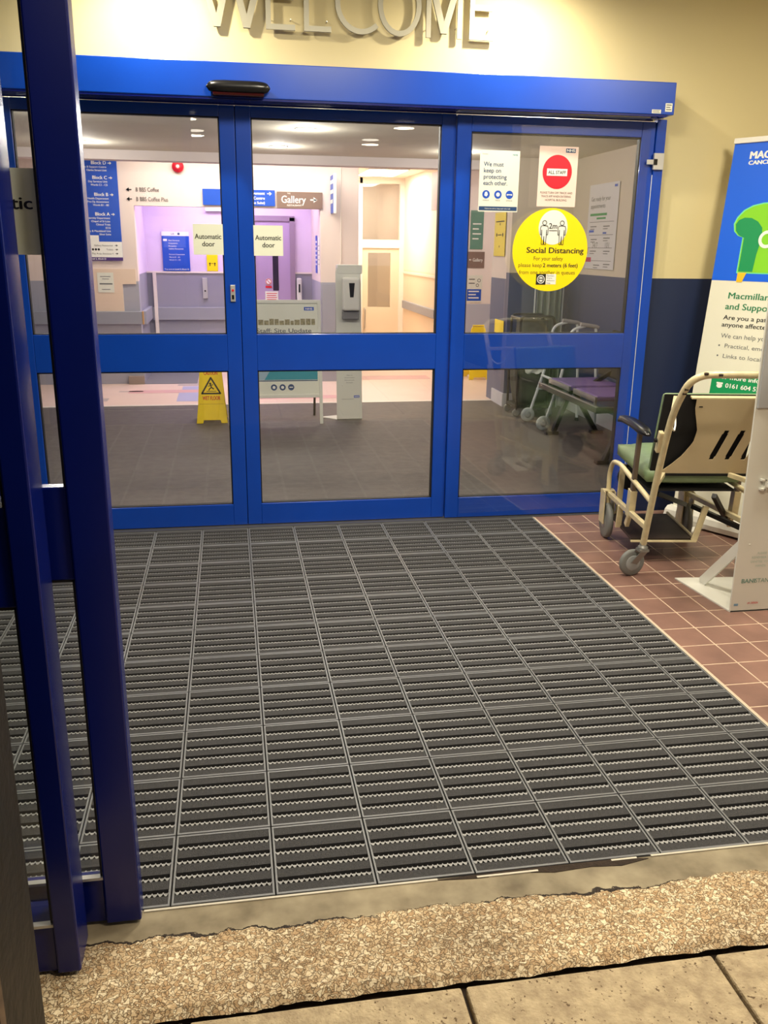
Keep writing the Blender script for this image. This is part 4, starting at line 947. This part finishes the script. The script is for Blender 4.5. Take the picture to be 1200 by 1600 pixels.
root, F, p = gel_stand(2.045, -1.530, .42, 'white hand gel stand at the right edge of the picture, on the brown tiles', near=True)
MB().fbox(F, -.004, .42, .90, 1.335, .0008, .010).build('grey_backing', STANDG, root, bevel=.002)
b = MB().fbox(F, .10, .30, .98, 1.26, .010, .10); b.build('dispenser', mat('dispenser_white', (226, 224, 218), .35), root, bevel=.015)
b = MB(); b.fbox(F, .055, .075, .555, .562, 0, .02); b.fbox(F, .055, .075, .595, .602, 0, .02); b.fbox(F, .070, .078, .555, .602, .0, .02); b.fbox(F, .078, .16, .57, .59, .01, .03)
b.build('bracket', STAND, root)
b = MB(); b.text(F, 'BANI', .034, .135, .019, 'LEFT', fit=.062, bold=.02, c=.001); b.text(F, 'STAND', .098, .135, .019, 'LEFT', fit=.085, bold=0, c=.001); b.build('lettering', mat('grey_green_print', (110, 152, 140), .5), p)
b = MB(); b.text(F, 'UK DESIGN', .076, .036, .009, 'LEFT', fit=.05, bold=.01, c=.001); b.build('red_lettering', REDP, p)
b = MB(); b.rect(F, .014, .034, .030, .040, .001); b.build('blue_mark', mat('faded_blue', (120, 160, 190), .5), p)
b = MB(); [b.text(F, s_, .115, .265 - .019 * k, .010, 'CENTER', c=.001) for k, s_ in enumerate(('PLEASE', 'REMEMBER TO', 'SANITISE YOUR', 'HANDS'))]; b.build('faint_lettering', mat('faint_green_print', (176, 196, 184), .5), p)

# ------------------------------------------------------------------ roll-up banner
def banner():
    D = Vector((.503, -.864, 0)); BK = Vector((.864, .503, 0))
    O = Vector((2.445, -.20, 0))
    root = empty('roll_up_banner', O + D * .42, 'tall cancer support roll-up banner standing by the navy wall', 'banner')
    F = Fr(O + Vector((0, 0, 0)), D, (BK * .11 + Vector((0, 0, 1))))
    F.o = O + BK * (-.0)
    W = .85
    sh = MB().fbox(F, 0, W, .075, 2.072, -.001, .001).build('printed_sheet', mat('banner_white', (226, 224, 206), .45), root)
    a, c = .0018, .0026
    MB().rect(F, 0, W, 1.366, 2.072, a).build('blue_field', BRIGHTB, sh)
    MB().fbox(F, -.004, W + .004, 2.072, 2.10, -.010, .010).build('top_bar', mat('white_metal', (232, 230, 222), .3), root, bevel=.003)
    b = MB(); b.text(F, 'MACMILLAN', .096, 1.992, .036, 'LEFT', fit=.30, bold=.045, c=c); b.text(F, 'CANCER SUPPORT', .096, 1.962, .020, 'LEFT', fit=.30, bold=.04, c=c); b.build('logo_lettering', WHITE, sh)
    # green armchair drawing
    Q = lambda pts_: [(.080 + (x - .07) * 1.13, 1.412 + (y - 1.385) * 1.24) for x, y in pts_]
    outer = [(.070, 1.585), (.082, 1.612), (.11, 1.640), (.15, 1.658), (.20, 1.667), (.40, 1.672), (.55, 1.667), (.60, 1.658), (.64, 1.640), (.67, 1.612), (.682, 1.585), (.675, 1.555), (.65, 1.537), (.625, 1.530), (.625, 1.385), (.125, 1.385), (.125, 1.530), (.10, 1.537), (.078, 1.555)]
    b = MB(); b.flat(F, Q([((x - .376) * 1.02 + .376, (y - 1.53) * 1.035 + 1.53) for x, y in outer][::-1]), .0024); b.build('chair_outline', GREENP, sh)
    b = MB(); b.flat(F, Q(outer[::-1]), .003); b.build('chair_body', GREENL, sh)
    arm = [(.076, 1.585), (.088, 1.602), (.115, 1.612), (.15, 1.610), (.185, 1.595), (.21, 1.57), (.218, 1.53), (.205, 1.46), (.200, 1.388), (.129, 1.388), (.129, 1.528), (.10, 1.540), (.082, 1.558)]
    b = MB(); b.flat(F, Q(arm[::-1]), .0036); b.flat(F, Q([(.752 - x, y) for x, y in arm]), .0036); b.build_each('chair_arm', GREEN, sh)
    b = MB(); b.ring(F, .275, 1.582, .045, .017, .0042, a0=40, a1=320); b.build('chair_lettering', WHITE, sh)
    b = MB(); b.flat(F, Q([(.128, 1.383), (.172, 1.383), (.156, 1.343), (.128, 1.343)]), .003); b.flat(F, Q([(.58, 1.383), (.624, 1.383), (.62, 1.343), (.59, 1.343)]), .003); b.build_each('chair_foot', ORANGE, sh)
    b = MB(); b.text(F, 'Macmillan Information', .112, 1.272, .033, 'LEFT', fit=.53, bold=.015, c=a); b.text(F, 'and Support Centre', .108, 1.215, .033, 'LEFT', fit=.46, bold=.015, c=a); b.build('green_heading', mat('deep_green_print', (20, 122, 74), .5), sh)
    b = MB(); b.text(F, 'Are you a patient or', .108, 1.160, .024, 'LEFT', fit=.37, bold=.012, c=a); b.text(F, 'anyone affected by cancer?', .105, 1.122, .024, 'LEFT', fit=.47, bold=.012, c=a); b.build('bold_lettering', INK, sh)
    b = MB(); b.text(F, 'We can help you with:', .112, 1.062, .024, 'LEFT', fit=.36, c=a); b.text(F, 'Practical, emotional support', .142, 1.010, .022, 'LEFT', fit=.46, c=a); b.text(F, 'Links to local and national groups', .142, .955, .022, 'LEFT', fit=.56, c=a); b.disc(F, .112, 1.020, .005, a); b.disc(F, .112, .965, .005, a); b.build('grey_lettering', GREYINK, sh)
    MB().rect(F, .103, .78, .70, .870, a).build('green_box', GREEN, sh)
    b = MB(); b.text(F, 'For more information', .135, .842, .022, 'LEFT', fit=.38, bold=.02, c=c); b.text(F, '0161 604 5244', .190, .797, .024, 'LEFT', fit=.235, bold=.02, c=c)
    b.disc(F, .155, .803, .017, c, ry=.012); b.rect(F, .136, .174, .812, .822, c); b.build('contact_lettering', WHITE, sh)
    b = MB(); [b.text(F, s_, .12, .40 - .035 * k, .016, 'LEFT', c=a) for k, s_ in enumerate(('If you or your family are', 'living with cancer and need', 'help along the way, come in', 'or call us for support'))]; b.build('lower_lettering', INK, sh)
    b = MB(); n_ = 10; pr2 = [(-.05, .0), (.05, .0), (.055, .03), (.045, .06), (.02, .078), (-.02, .078), (-.045, .06), (-.055, .03)]
    G = Fr(O + D * -.02 + Vector((0, 0, .012)), D.cross(Vector((0, 0, 1))), (0, 0, 1)); G = Fr(O + D * (-.02) + Vector((0, 0, .012)), BK, (0, 0, 1))
    vs = [O + D * s_ + BK * q[0] + Vector((0, 0, .012 + q[1])) for s_ in (-.02, W + .02) for q in pr2]; m_ = len(pr2)
    b.add(vs, [tuple(range(m_))[::-1], tuple(range(m_, 2 * m_))] + [(i, (i + 1) % m_, m_ + (i + 1) % m_, m_ + i) for i in range(m_)])
    b.build('base_cassette', mat('white_metal', (232, 230, 222), .3), root, bevel=.003)
    for s_ in (.20, .70):
        b = MB(); b.bar(O + D * s_ - BK * .14 + Vector((0, 0, .006)), O + D * s_ + BK * .12 + Vector((0, 0, .006)), .05, .012); b.build('foot', mat('white_metal', (232, 230, 222), .3), root, bevel=.003)
    b = MB().tube([O + D * W * .5 + BK * .05 + Vector((0, 0, .08)), O + D * W * .5 + BK * .238 + Vector((0, 0, 2.07))], .009, 8); b.build('rear_pole', ALU, root)
banner()

# ------------------------------------------------------------------ wheelchairs
def wheelchair(origin, F_, R_, cols, label, detailed=True):
    TUBE, PANEL, SEAT, BACK, POST, PLAT = cols
    O = Vector(origin); F_ = Vector(F_).normalized(); R_ = Vector(R_).normalized(); U_ = Vector((0, 0, 1)); Wd = .52; WF = .43
    def P(u, v, z): return O + R_ * u + F_ * v + U_ * z
    root = empty('wheelchair', P(Wd / 2, -.3, 0), label, 'wheelchair')
    # main push tube: up both sides and across the back
    side = lambda u: [P(u, -.610, .165), P(u, -.684, .445), P(u, -.763, .70), P(u, -.825, .85)]
    pth = side(0) + [P(.02, -.945, 1.022), P(Wd - .02, -.945, 1.022)] + side(Wd)[::-1]
    MB().tube(smooth_path(pth, .09, 7), .0155, 14).build('push_frame', TUBE, root)
    if detailed:
        b = MB()
        for (u, v, z) in ((.07, -.960, 1.027), (.13, -.961, 1.022), (.30, -.960, 1.029), (.012, -.912, .955), (.010, -.900, .935)):
            b.tube([P(u - .008, v, z), P(u, v, z + .001), P(u + .008, v, z)], .006, 6)
        b.build('paint_chips', CHIP, root)
    for u, s_, uf in ((0, 1, 0), (Wd, -1, WF)):
        # front arc tube and rails
        pt = [P(uf, .010, .16), P(uf, .030, .36), P(uf, -.02, .435), P(uf * .9 + u * .1, -.145, .45), P(u, -.66, .395)]
        MB().tube(smooth_path(pt, .05, 6), .0125, 12).build('side_tube', TUBE, root)
        MB().bar(P(uf, .03, .250), P(u, -.62, .262), .022, .026).build('lower_rail', TUBE, root, bevel=.003)
        # fork plates and front wheel
        fk = MB(); fk.bar(P(uf - .028 * 1, .020, .265), P(uf - .028, .018, .085), .085, .006, up=R_); fk.bar(P(uf + .028, .020, .265), P(uf + .028, .018, .085), .085, .006, up=R_); fk.bar(P(uf - .03, .02, .266), P(uf + .03, .02, .266), .045, .008)
        fk.build('fork', TUBE, root, bevel=.002)
        w_ = MB().lathe(P(uf - .017, .018, .100), R_, [(0, .05), (0.001, .088), (.005, .098), (.017, .1005), (.029, .098), (.033, .088), (.034, .05)], 32).build('front_wheel', RUBBER, root)
        MB().lathe(P(uf - .019, .018, .100), R_, [(0, .02), (.003, .060), (.035, .060), (.038, .02)], 24).build('wheel_hub', HUB, w_)
        # swivel castor at the back
        uc = u if s_ > 0 else u - .04
        ax = (R_ * .28 - F_ * .96).normalized() if s_ > 0 else (R_ * .9 - F_ * .43).normalized()
        cp = P(uc, -.610, 0) + (R_ * -.035 + F_ * .035 if s_ > 0 else R_ * .015 + F_ * .04)
        ctr = cp + U_ * .0665
        w_ = MB().lathe(ctr - ax * .014, ax, [(0, .035), (.001, .056), (.005, .064), (.014, .0665), (.023, .064), (.027, .056), (.028, .035)], 32).build('castor_wheel', RUBBER, root)
        MB().lathe(ctr - ax * .0165, ax, [(0, .012), (.001, .034), (.003, .040), (.030, .040), (.032, .034), (.033, .012)], 24).build('wheel_hub', HUB, w_)
        fk = MB()
        for k in (-1, 1): fk.bar(ctr + ax * .020 * k, P(uc, -.610, .142) + ax * .020 * k, .034, .003, up=ax)
        fk.bar(P(uc, -.610, .137), P(uc, -.610, .149), .046, .046); fk.lathe(P(uc, -.610, .147), U_, [(0, .024), (.012, .024), (.016, .017), (.03, .017)], 18)
        fk.build('castor_fork', GALV, root)
        # armrest
        MB().bar(P(u, -.372, .255), P(u, -.41, .665), .030, .020, up=R_).build('armrest_post', POST, root, bevel=.002)
        k = MB(); k.bar(P(u + .003, -.363, .235), P(u + .003, -.375, .375), .048, .034, up=R_); k.bar(P(u, -.372, .25), P(u, -.335, .18), .03, .02, up=R_); k.build('post_socket', TUBE, root, bevel=.002)
        pd = MB(); n = 12; vs = []; fs = []
        prof = [(-.5, 0), (-.42, .8), (0, 1), (.42, .8), (.5, 0), (.42, -.55), (-.42, -.55)]
        for i in range(n + 1):
            t = i / n; v = -.535 + .47 * t; zz_ = .680 + .012 * math.sin(t * math.pi) - (.012 if t > .9 else 0); e = .3 + .7 * min(1, min(t, 1 - t) * 8)
            for q in prof: vs.append(P(u + q[0] * .062 * e, v, zz_ + q[1] * .020 * e))
        m_ = len(prof)
        for i in range(n):
            for j in range(m_): fs.append((i * m_ + j, i * m_ + (j + 1) % m_, (i + 1) * m_ + (j + 1) % m_, (i + 1) * m_ + j))
        fs += [tuple(range(m_))[::-1], tuple(range(n * m_, (n + 1) * m_))]
        pd.add(vs, fs, True); pd.build('armrest_pad', BLACKP, root)
        # latch block on the push tube
        lb = MB().bar(P(u - .022, -.735, .650), P(u - .022, -.765, .745), .03, .02, up=R_).build('latch_block', TUBE, root, bevel=.003)
        MB().lathe(P(u - .036, -.755, .705), R_ * -1, [(0, .010), (.012, .009)], 12).build('latch_bolt', DARKM, lb)
    # seat cushion (rounded)
    def cushion(u0, u1, v0, v1, z0, z1, name, m, slope=0, r=.035, lean=None):
        b = MB(); nu, nv = 10, 10; vs = []
        def q(s_, t_, top):
            e = (1 - abs(2 * s_ - 1) ** 5) * (1 - abs(2 * t_ - 1) ** 5)
            h = (z1 - z0) / 2 * max(.25, e) ** .6; zc = (z0 + z1) / 2 + slope * t_
            return zc + (h if top else -h)
        for top in (1, 0):
            for i in range(nu + 1):
                for j in range(nv + 1):
                    s_, t_ = i / nu, j / nv; vs.append(P(u0 + (u1 - u0) * s_, v0 + (v1 - v0) * t_, q(s_, t_, top)))
        A = (nu + 1) * (nv + 1); fs = []
        ix = lambda i, j: i * (nv + 1) + j
        for i in range(nu):
            for j in range(nv):
                fs.append((ix(i, j), ix(i + 1, j), ix(i + 1, j + 1), ix(i, j + 1))); fs.append((A + ix(i, j + 1), A + ix(i + 1, j + 1), A + ix(i + 1, j), A + ix(i, j)))
        for i in range(nu): fs.append((ix(i, 0), A + ix(i, 0), A + ix(i + 1, 0), ix(i + 1, 0))); fs.append((ix(i + 1, nv), A + ix(i + 1, nv), A + ix(i, nv), ix(i, nv)))
        for j in range(nv): fs.append((ix(0, j + 1), A + ix(0, j + 1), A + ix(0, j), ix(0, j))); fs.append((ix(nu, j), A + ix(nu, j), A + ix(nu, j + 1), ix(nu, j + 1)))
        b.add(vs, fs, True); return b.build(name, m, root)
    cushion(.035, Wd - .035, -.47, .04, .405, .530, 'seat_cushion', SEAT, slope=.02)
    MB().fbox(Fr(P(.05, -.46, .392), R_, U_), 0, Wd - .10, 0, .012, -.44, 0).build('seat_pan', BACK, root)
    # backrest: padded front, black rear fabric, leaning back
    def bp(u, h, d): return P(u, -.455 - .26 * h - d, .49 + h)
    b = MB()
    b.add([bp(u, h, d) for u in (.045, Wd - .02) for h in (0, .392) for d in (-.032, 0)], [(0, 1, 3, 2), (4, 6, 7, 5), (0, 4, 5, 1), (2, 3, 7, 6), (0, 2, 6, 4), (1, 5, 7, 3)])
    b.build('back_pad', SEAT, root, bevel=.015)
    b = MB(); b.add([bp(u, h, d) for u in (.047, Wd - .025) for h in (.005, .39) for d in (.001, .012)], [(0, 1, 3, 2), (4, 6, 7, 5), (0, 4, 5, 1), (2, 3, 7, 6), (0, 2, 6, 4), (1, 5, 7, 3)])
    b.build('back_cloth', BACK, root)
    # rear document holder: beige sheet metal with slots and a waisted left edge
    FB = Fr(bp(0, 0, .035), R_, (bp(0, .4, .035) - bp(0, 0, .035)))
    left = [(.075, .0), (.120, .035), (.175, .095), (.215, .165), (.222, .225), (.205, .285), (.190, .330), (.188, .385)]
    slots = [(.318, .078), (.394, .078), (.470, .078)]
    # build the sheet as strips so that the slots are real openings
    b = MB(); right = Wd + .03
    def lx(h):
        for (x0_, h0), (x1_, h1) in zip(left, left[1:]):
            if h0 <= h <= h1: return x0_ + (x1_ - x0_) * (h - h0) / (h1 - h0)
        return left[-1][0]
    hs = [0, .02, .05, .075, .09, .11, .13, .15, .17, .19, .21, .228, .25, .28, .31, .34, .385]
    sl_ = .30   # slant of the slots
    for h0, h1 in zip(hs, hs[1:]):
        inside = h0 >= .074 and h1 <= .229
        edges = [(lx(h0), lx(h1))]
        if inside:
            for sx, sb in slots:
                xa0 = sx + (h0 - sb) * sl_; xa1 = sx + (h1 - sb) * sl_; rr0 = .0145
                if h0 < .076 or h1 > .227: rr0 = .011
                edges += [(xa0 - rr0, xa1 - rr0), (xa0 + rr0, xa1 + rr0)]
        edges.append((right, right))
        for k in range(0, len(edges), 2):
            (a0, a1), (c0, c1) = edges[k], edges[k + 1]
            b.prism(FB, [(a0, h0), (c0, h0), (c1, h1), (a1, h1)], 0, .003)
    sp = b.build('rear_panel', PANEL, root)
    b = MB(); b.fbox(FB, .165, right, .385, .392, -.035, .003); b.build('panel_flange', TUBE, sp)
    b = MB(); b.fbox(FB, .07, right, -.014, .0, -.03, .004); b.build('panel_lower_lip', BLACKF, sp)
    MB().fbox(FB, .205, .222, .345, .350, .003, .0045).build('panel_bolt_slot', BLACKF, sp)
    # brackets between tube and back
    for p0_, p1_ in (((0, -.82, .845), (.085, -.60, .868)), ((Wd, -.82, .845), (Wd - .06, -.60, .868)), ((0, -.690, .475), (.10, -.50, .485)), ((Wd, -.690, .475), (Wd - .1, -.50, .485))):
        MB().bar(P(*p0_), P(*p1_), .02, .022).build('back_bracket', TUBE, root, bevel=.002)
    b = MB().tube(smooth_path([P(0, -.80, .79), P(.035, -.76, .745), P(.060, -.70, .765), P(.07, -.64, .85)], .02), .004, 8); b.build('wire_clip', WHITE, root)
    # foot board and hangers
    pl = MB().bar(P(.165, -.40, .125), P(.165, -.01, .135), .31, .014).build('foot_board', PLAT, root)
    b = MB(); b.bar(P(.005, -.410, .119), P(.335, -.410, .119), .012, .008); b.bar(P(.325, -.410, .136), P(.325, 0, .146), .010, .010); b.build('board_edge', TUBE, pl)
    for p0_, p1_ in (((.055, .0, .13), (.055, -.02, .42)), ((.325, -.405, .12), (.365, -.41, .30)), ((.0, -.20, .125), (.0, -.22, .25))):
        MB().bar(P(*p0_), P(*p1_), .014, .030, up=R_).build('foot_hanger', TUBE, root, bevel=.002)
    for p0_, p1_ in (((.10, -.44, .375), (.34, -.20, .25)), ((.36, -.50, .38), (.50, -.34, .22)), ((.34, -.30, .27), (.50, -.52, .225))):
        MB().bar(P(*p0_), P(*p1_), .022, .022).build('under_strut', DARKM, root)
    MB().lathe(P(.13, .05, .33), F_, [(0, .075), (.018, .075)], 24).build('calf_pad', BLACKF, root)
    return root
wheelchair((1.925, -.47, 0), (.139, .990, 0), (.990, -.139, 0), (BEIGE, BEIGED, VINYLG, BLACKF, BROWNM, mat('dark_foot_board', (42, 30, 26), .5, noise=.3, nscale=8)), 'cream framed wheelchair with green seat on the brown tiles outside the doors')
def trolley():
    root = empty('linen_trolley', (2.72, 3.24, 0), 'dark wheeled trolley with an olive bag in the lobby, left of the walking frame', 'trolley')
    x0, x1, y0, y1 = 2.56, 2.88, 3.10, 3.38
    for y in (y0, y1): MB().tube(smooth_path([(x0, y, .06), (x0, y, .92), (x1, y, .92), (x1, y, .06)], .05, 6), .012, 10).build('tube_frame', DARKM, root)
    for x in (x0, x1): MB().tube([(x, y0, .90), (x, y1, .90)], .011, 8).build('top_bar', DARKM, root)
    b = MB(); b.box(x0 - .01, x1 + .01, y0 - .01, y1 + .01, .075, .105); b.build('base_tray', DARKM, root, bevel=.006)
    for x in (x0, x1):
        for y in (y0, y1): MB().lathe((x, y - .012, .035), (0, 1, 0), [(0, .025), (.003, .035), (.021, .035), (.024, .025)], 20).build('castor', RUBBER, root)
    b = MB(); n, rows = 40, 12; vs = []; fs = []
    for j in range(rows + 1):
        t = j / rows; z = .12 + .76 * t; sw = .150 + .022 * math.sin(t * 5) - .02 * (1 - t)
        for k in range(n):
            a = 2 * math.pi * k / n; cx_, sy_ = math.cos(a), math.sin(a); q = (abs(cx_) ** 4 + abs(sy_) ** 4) ** -.25
            w_ = 1 + .04 * math.sin(a * 7 + t * 4)
            vs.append(((x0 + x1) / 2 + cx_ * q * sw * 1.05 * w_, (y0 + y1) / 2 + sy_ * q * sw * .9 * w_, z))
    for j in range(rows):
        for k in range(n): fs.append((j * n + k, j * n + (k + 1) % n, (j + 1) * n + (k + 1) % n, (j + 1) * n + k))
    fs += [tuple(range(n))[::-1], tuple(range(rows * n, rows * n + n))]
    b.add(vs, fs, True); b.build('bag', OLIVE, root)
    b = MB(); vs = []; fs = []
    for i in range(9):
        for j in range(7): vs.append((2.62 + .022 * i, 3.085 - .01 * math.sin(j * 1.3 + i), .50 - .014 * j - .02 * abs(math.sin(i * .9))))
    for i in range(8):
        for j in range(6): fs.append((i * 7 + j, i * 7 + j + 1, (i + 1) * 7 + j + 1, (i + 1) * 7 + j))
    b.add(vs, fs, True); b.build('white_cloth', WHITE, root)
trolley()

# ------------------------------------------------------------------ purple bench
def bench():
    root = empty('bench', (2.75, 1.8, 0), 'purple padded two seat bench with black metal frame in the lobby', 'bench')
    MB().box(2.50, 2.545, 1.12, 2.36, .385, .428).build('front_beam', DARKM, root, bevel=.004)
    MB().box(2.498, 2.512, 1.12, 2.36, .428, .434).build('beam_strip', ALU, root)
    for y0, y1 in ((1.86, 2.32), (1.33, 1.77)):
        s_ = MB().box(2.59, 3.02, y0, y1, .435, .475).build('seat_pad', PURPS, root, bevel=.012)
        MB().box(2.575, 2.592, y0, y1, .43, .468).build('seat_edge', ALU, s_)
        F = Fr((3.02, y1, .50), (0, -1, 0), (.12, 0, .42)); MB().fbox(F, 0, .46, 0, .38, -.02, .02).build('backrest', PURPS if False else BLACKF, root, bevel=.012)
        MB().bar((2.80, (y0 + y1) / 2, .41), (3.04, (y0 + y1) / 2, .56), .04, .03).build('back_bracket', DARKM, root)
    for y in (1.18, 2.26):
        b = MB(); b.bar((2.53, y, .40), (2.98, y, .40), .05, .04); b.bar((2.76, y, .40), (2.62, y, .02), .05, .035); b.bar((2.76, y, .40), (3.0, y, .02), .05, .035); b.bar((2.55, y, .015), (2.66, y, .015), .06, .03); b.bar((2.95, y, .015), (3.06, y, .015), .06, .03)
        b.build('leg', DARKM, root, bevel=.004)
    MB().box(2.86, 2.90, 1.12, 2.36, .385, .428).build('rear_beam', DARKM, root)
bench()
# ------------------------------------------------------------------ walking frame
def walker():
    root = empty('walking_frame', (2.8, 2.62, 0), 'white tubular wheeled walking frame beside the purple bench', 'walking frame')
    for y in (2.42, 2.84):
        pt = [(2.60, y, .075), (2.72, y, .47), (2.78, y, .86), (2.94, y, .90), (3.0, y, .88), (3.03, y, .50), (3.06, y, .015)]
        MB().tube(smooth_path(pt, .06, 6), .0125, 12).build('side_frame', WTUBE, root)
        MB().tube([(2.86, y, .905), (3.00, y, .885), (3.02, y, .875)], .018, 12).build('hand_grip', mat('grey_grip', (150, 146, 152), .5), root)
        MB().tube([(2.655, y, .30), (3.045, y, .30)], .010, 10).build('lower_tube', WTUBE, root)
        w_ = MB().lathe((2.585, y - .012, .065), (0, 1, 0), [(0, .04), (.003, .06), (.012, .065), (.021, .06), (.024, .04)], 28).build('wheel', mat('pale_wheel', (190, 196, 196), .5), root)
        MB().lathe((2.585, y - .016, .065), (0, 1, 0), [(0, .012), (.002, .03), (.030, .03), (.032, .012)], 20).build('wheel_hub', HUB, w_)
        MB().lathe((3.06, y, 0), (0, 0, 1), [(0, .02), (.03, .017)], 14).build('rubber_foot', BLACKP, root)
    for z, x in ((.60, 2.745), (.42, 2.70)): MB().tube([(x, 2.42, z), (x, 2.84, z)], .0115, 10).build('cross_tube', WTUBE, root)
walker()
# ------------------------------------------------------------------ draped sheet / folded screen by the nib
b = MB(); n = 48; vs = []; fs = []
for i in range(n + 1):
    t = i / n; x = 2.84 + .26 * t; y = 3.50 + .028 * math.sin(t * 26) + .015 * math.sin(t * 9)
    for z in (0.02, .3, .6, .9, 1.17): vs.append((x + .02 * (z - .6) * (t - .5) * -1, y, z))
for i in range(n):
    for j in range(4): fs.append((i * 5 + j, (i + 1) * 5 + j, (i + 1) * 5 + j + 1, i * 5 + j + 1))
b.add(vs, fs, True)
root = b.build('privacy_screen', SHEET); md = root.modifiers.new('thick', 'SOLIDIFY'); md.thickness = .006
tag(root, 'grey green folded screen standing against the navy wall behind the walking frame', 'screen')
b = MB().tube([(2.82, 3.53, 1.175), (3.12, 3.53, 1.175)], .010, 8); b.tube([(2.83, 3.53, 0), (2.83, 3.53, 1.175)], .008, 8); b.tube([(3.11, 3.53, 0), (3.11, 3.53, 1.175)], .008, 8); b.build('screen_frame', WTUBE, root)
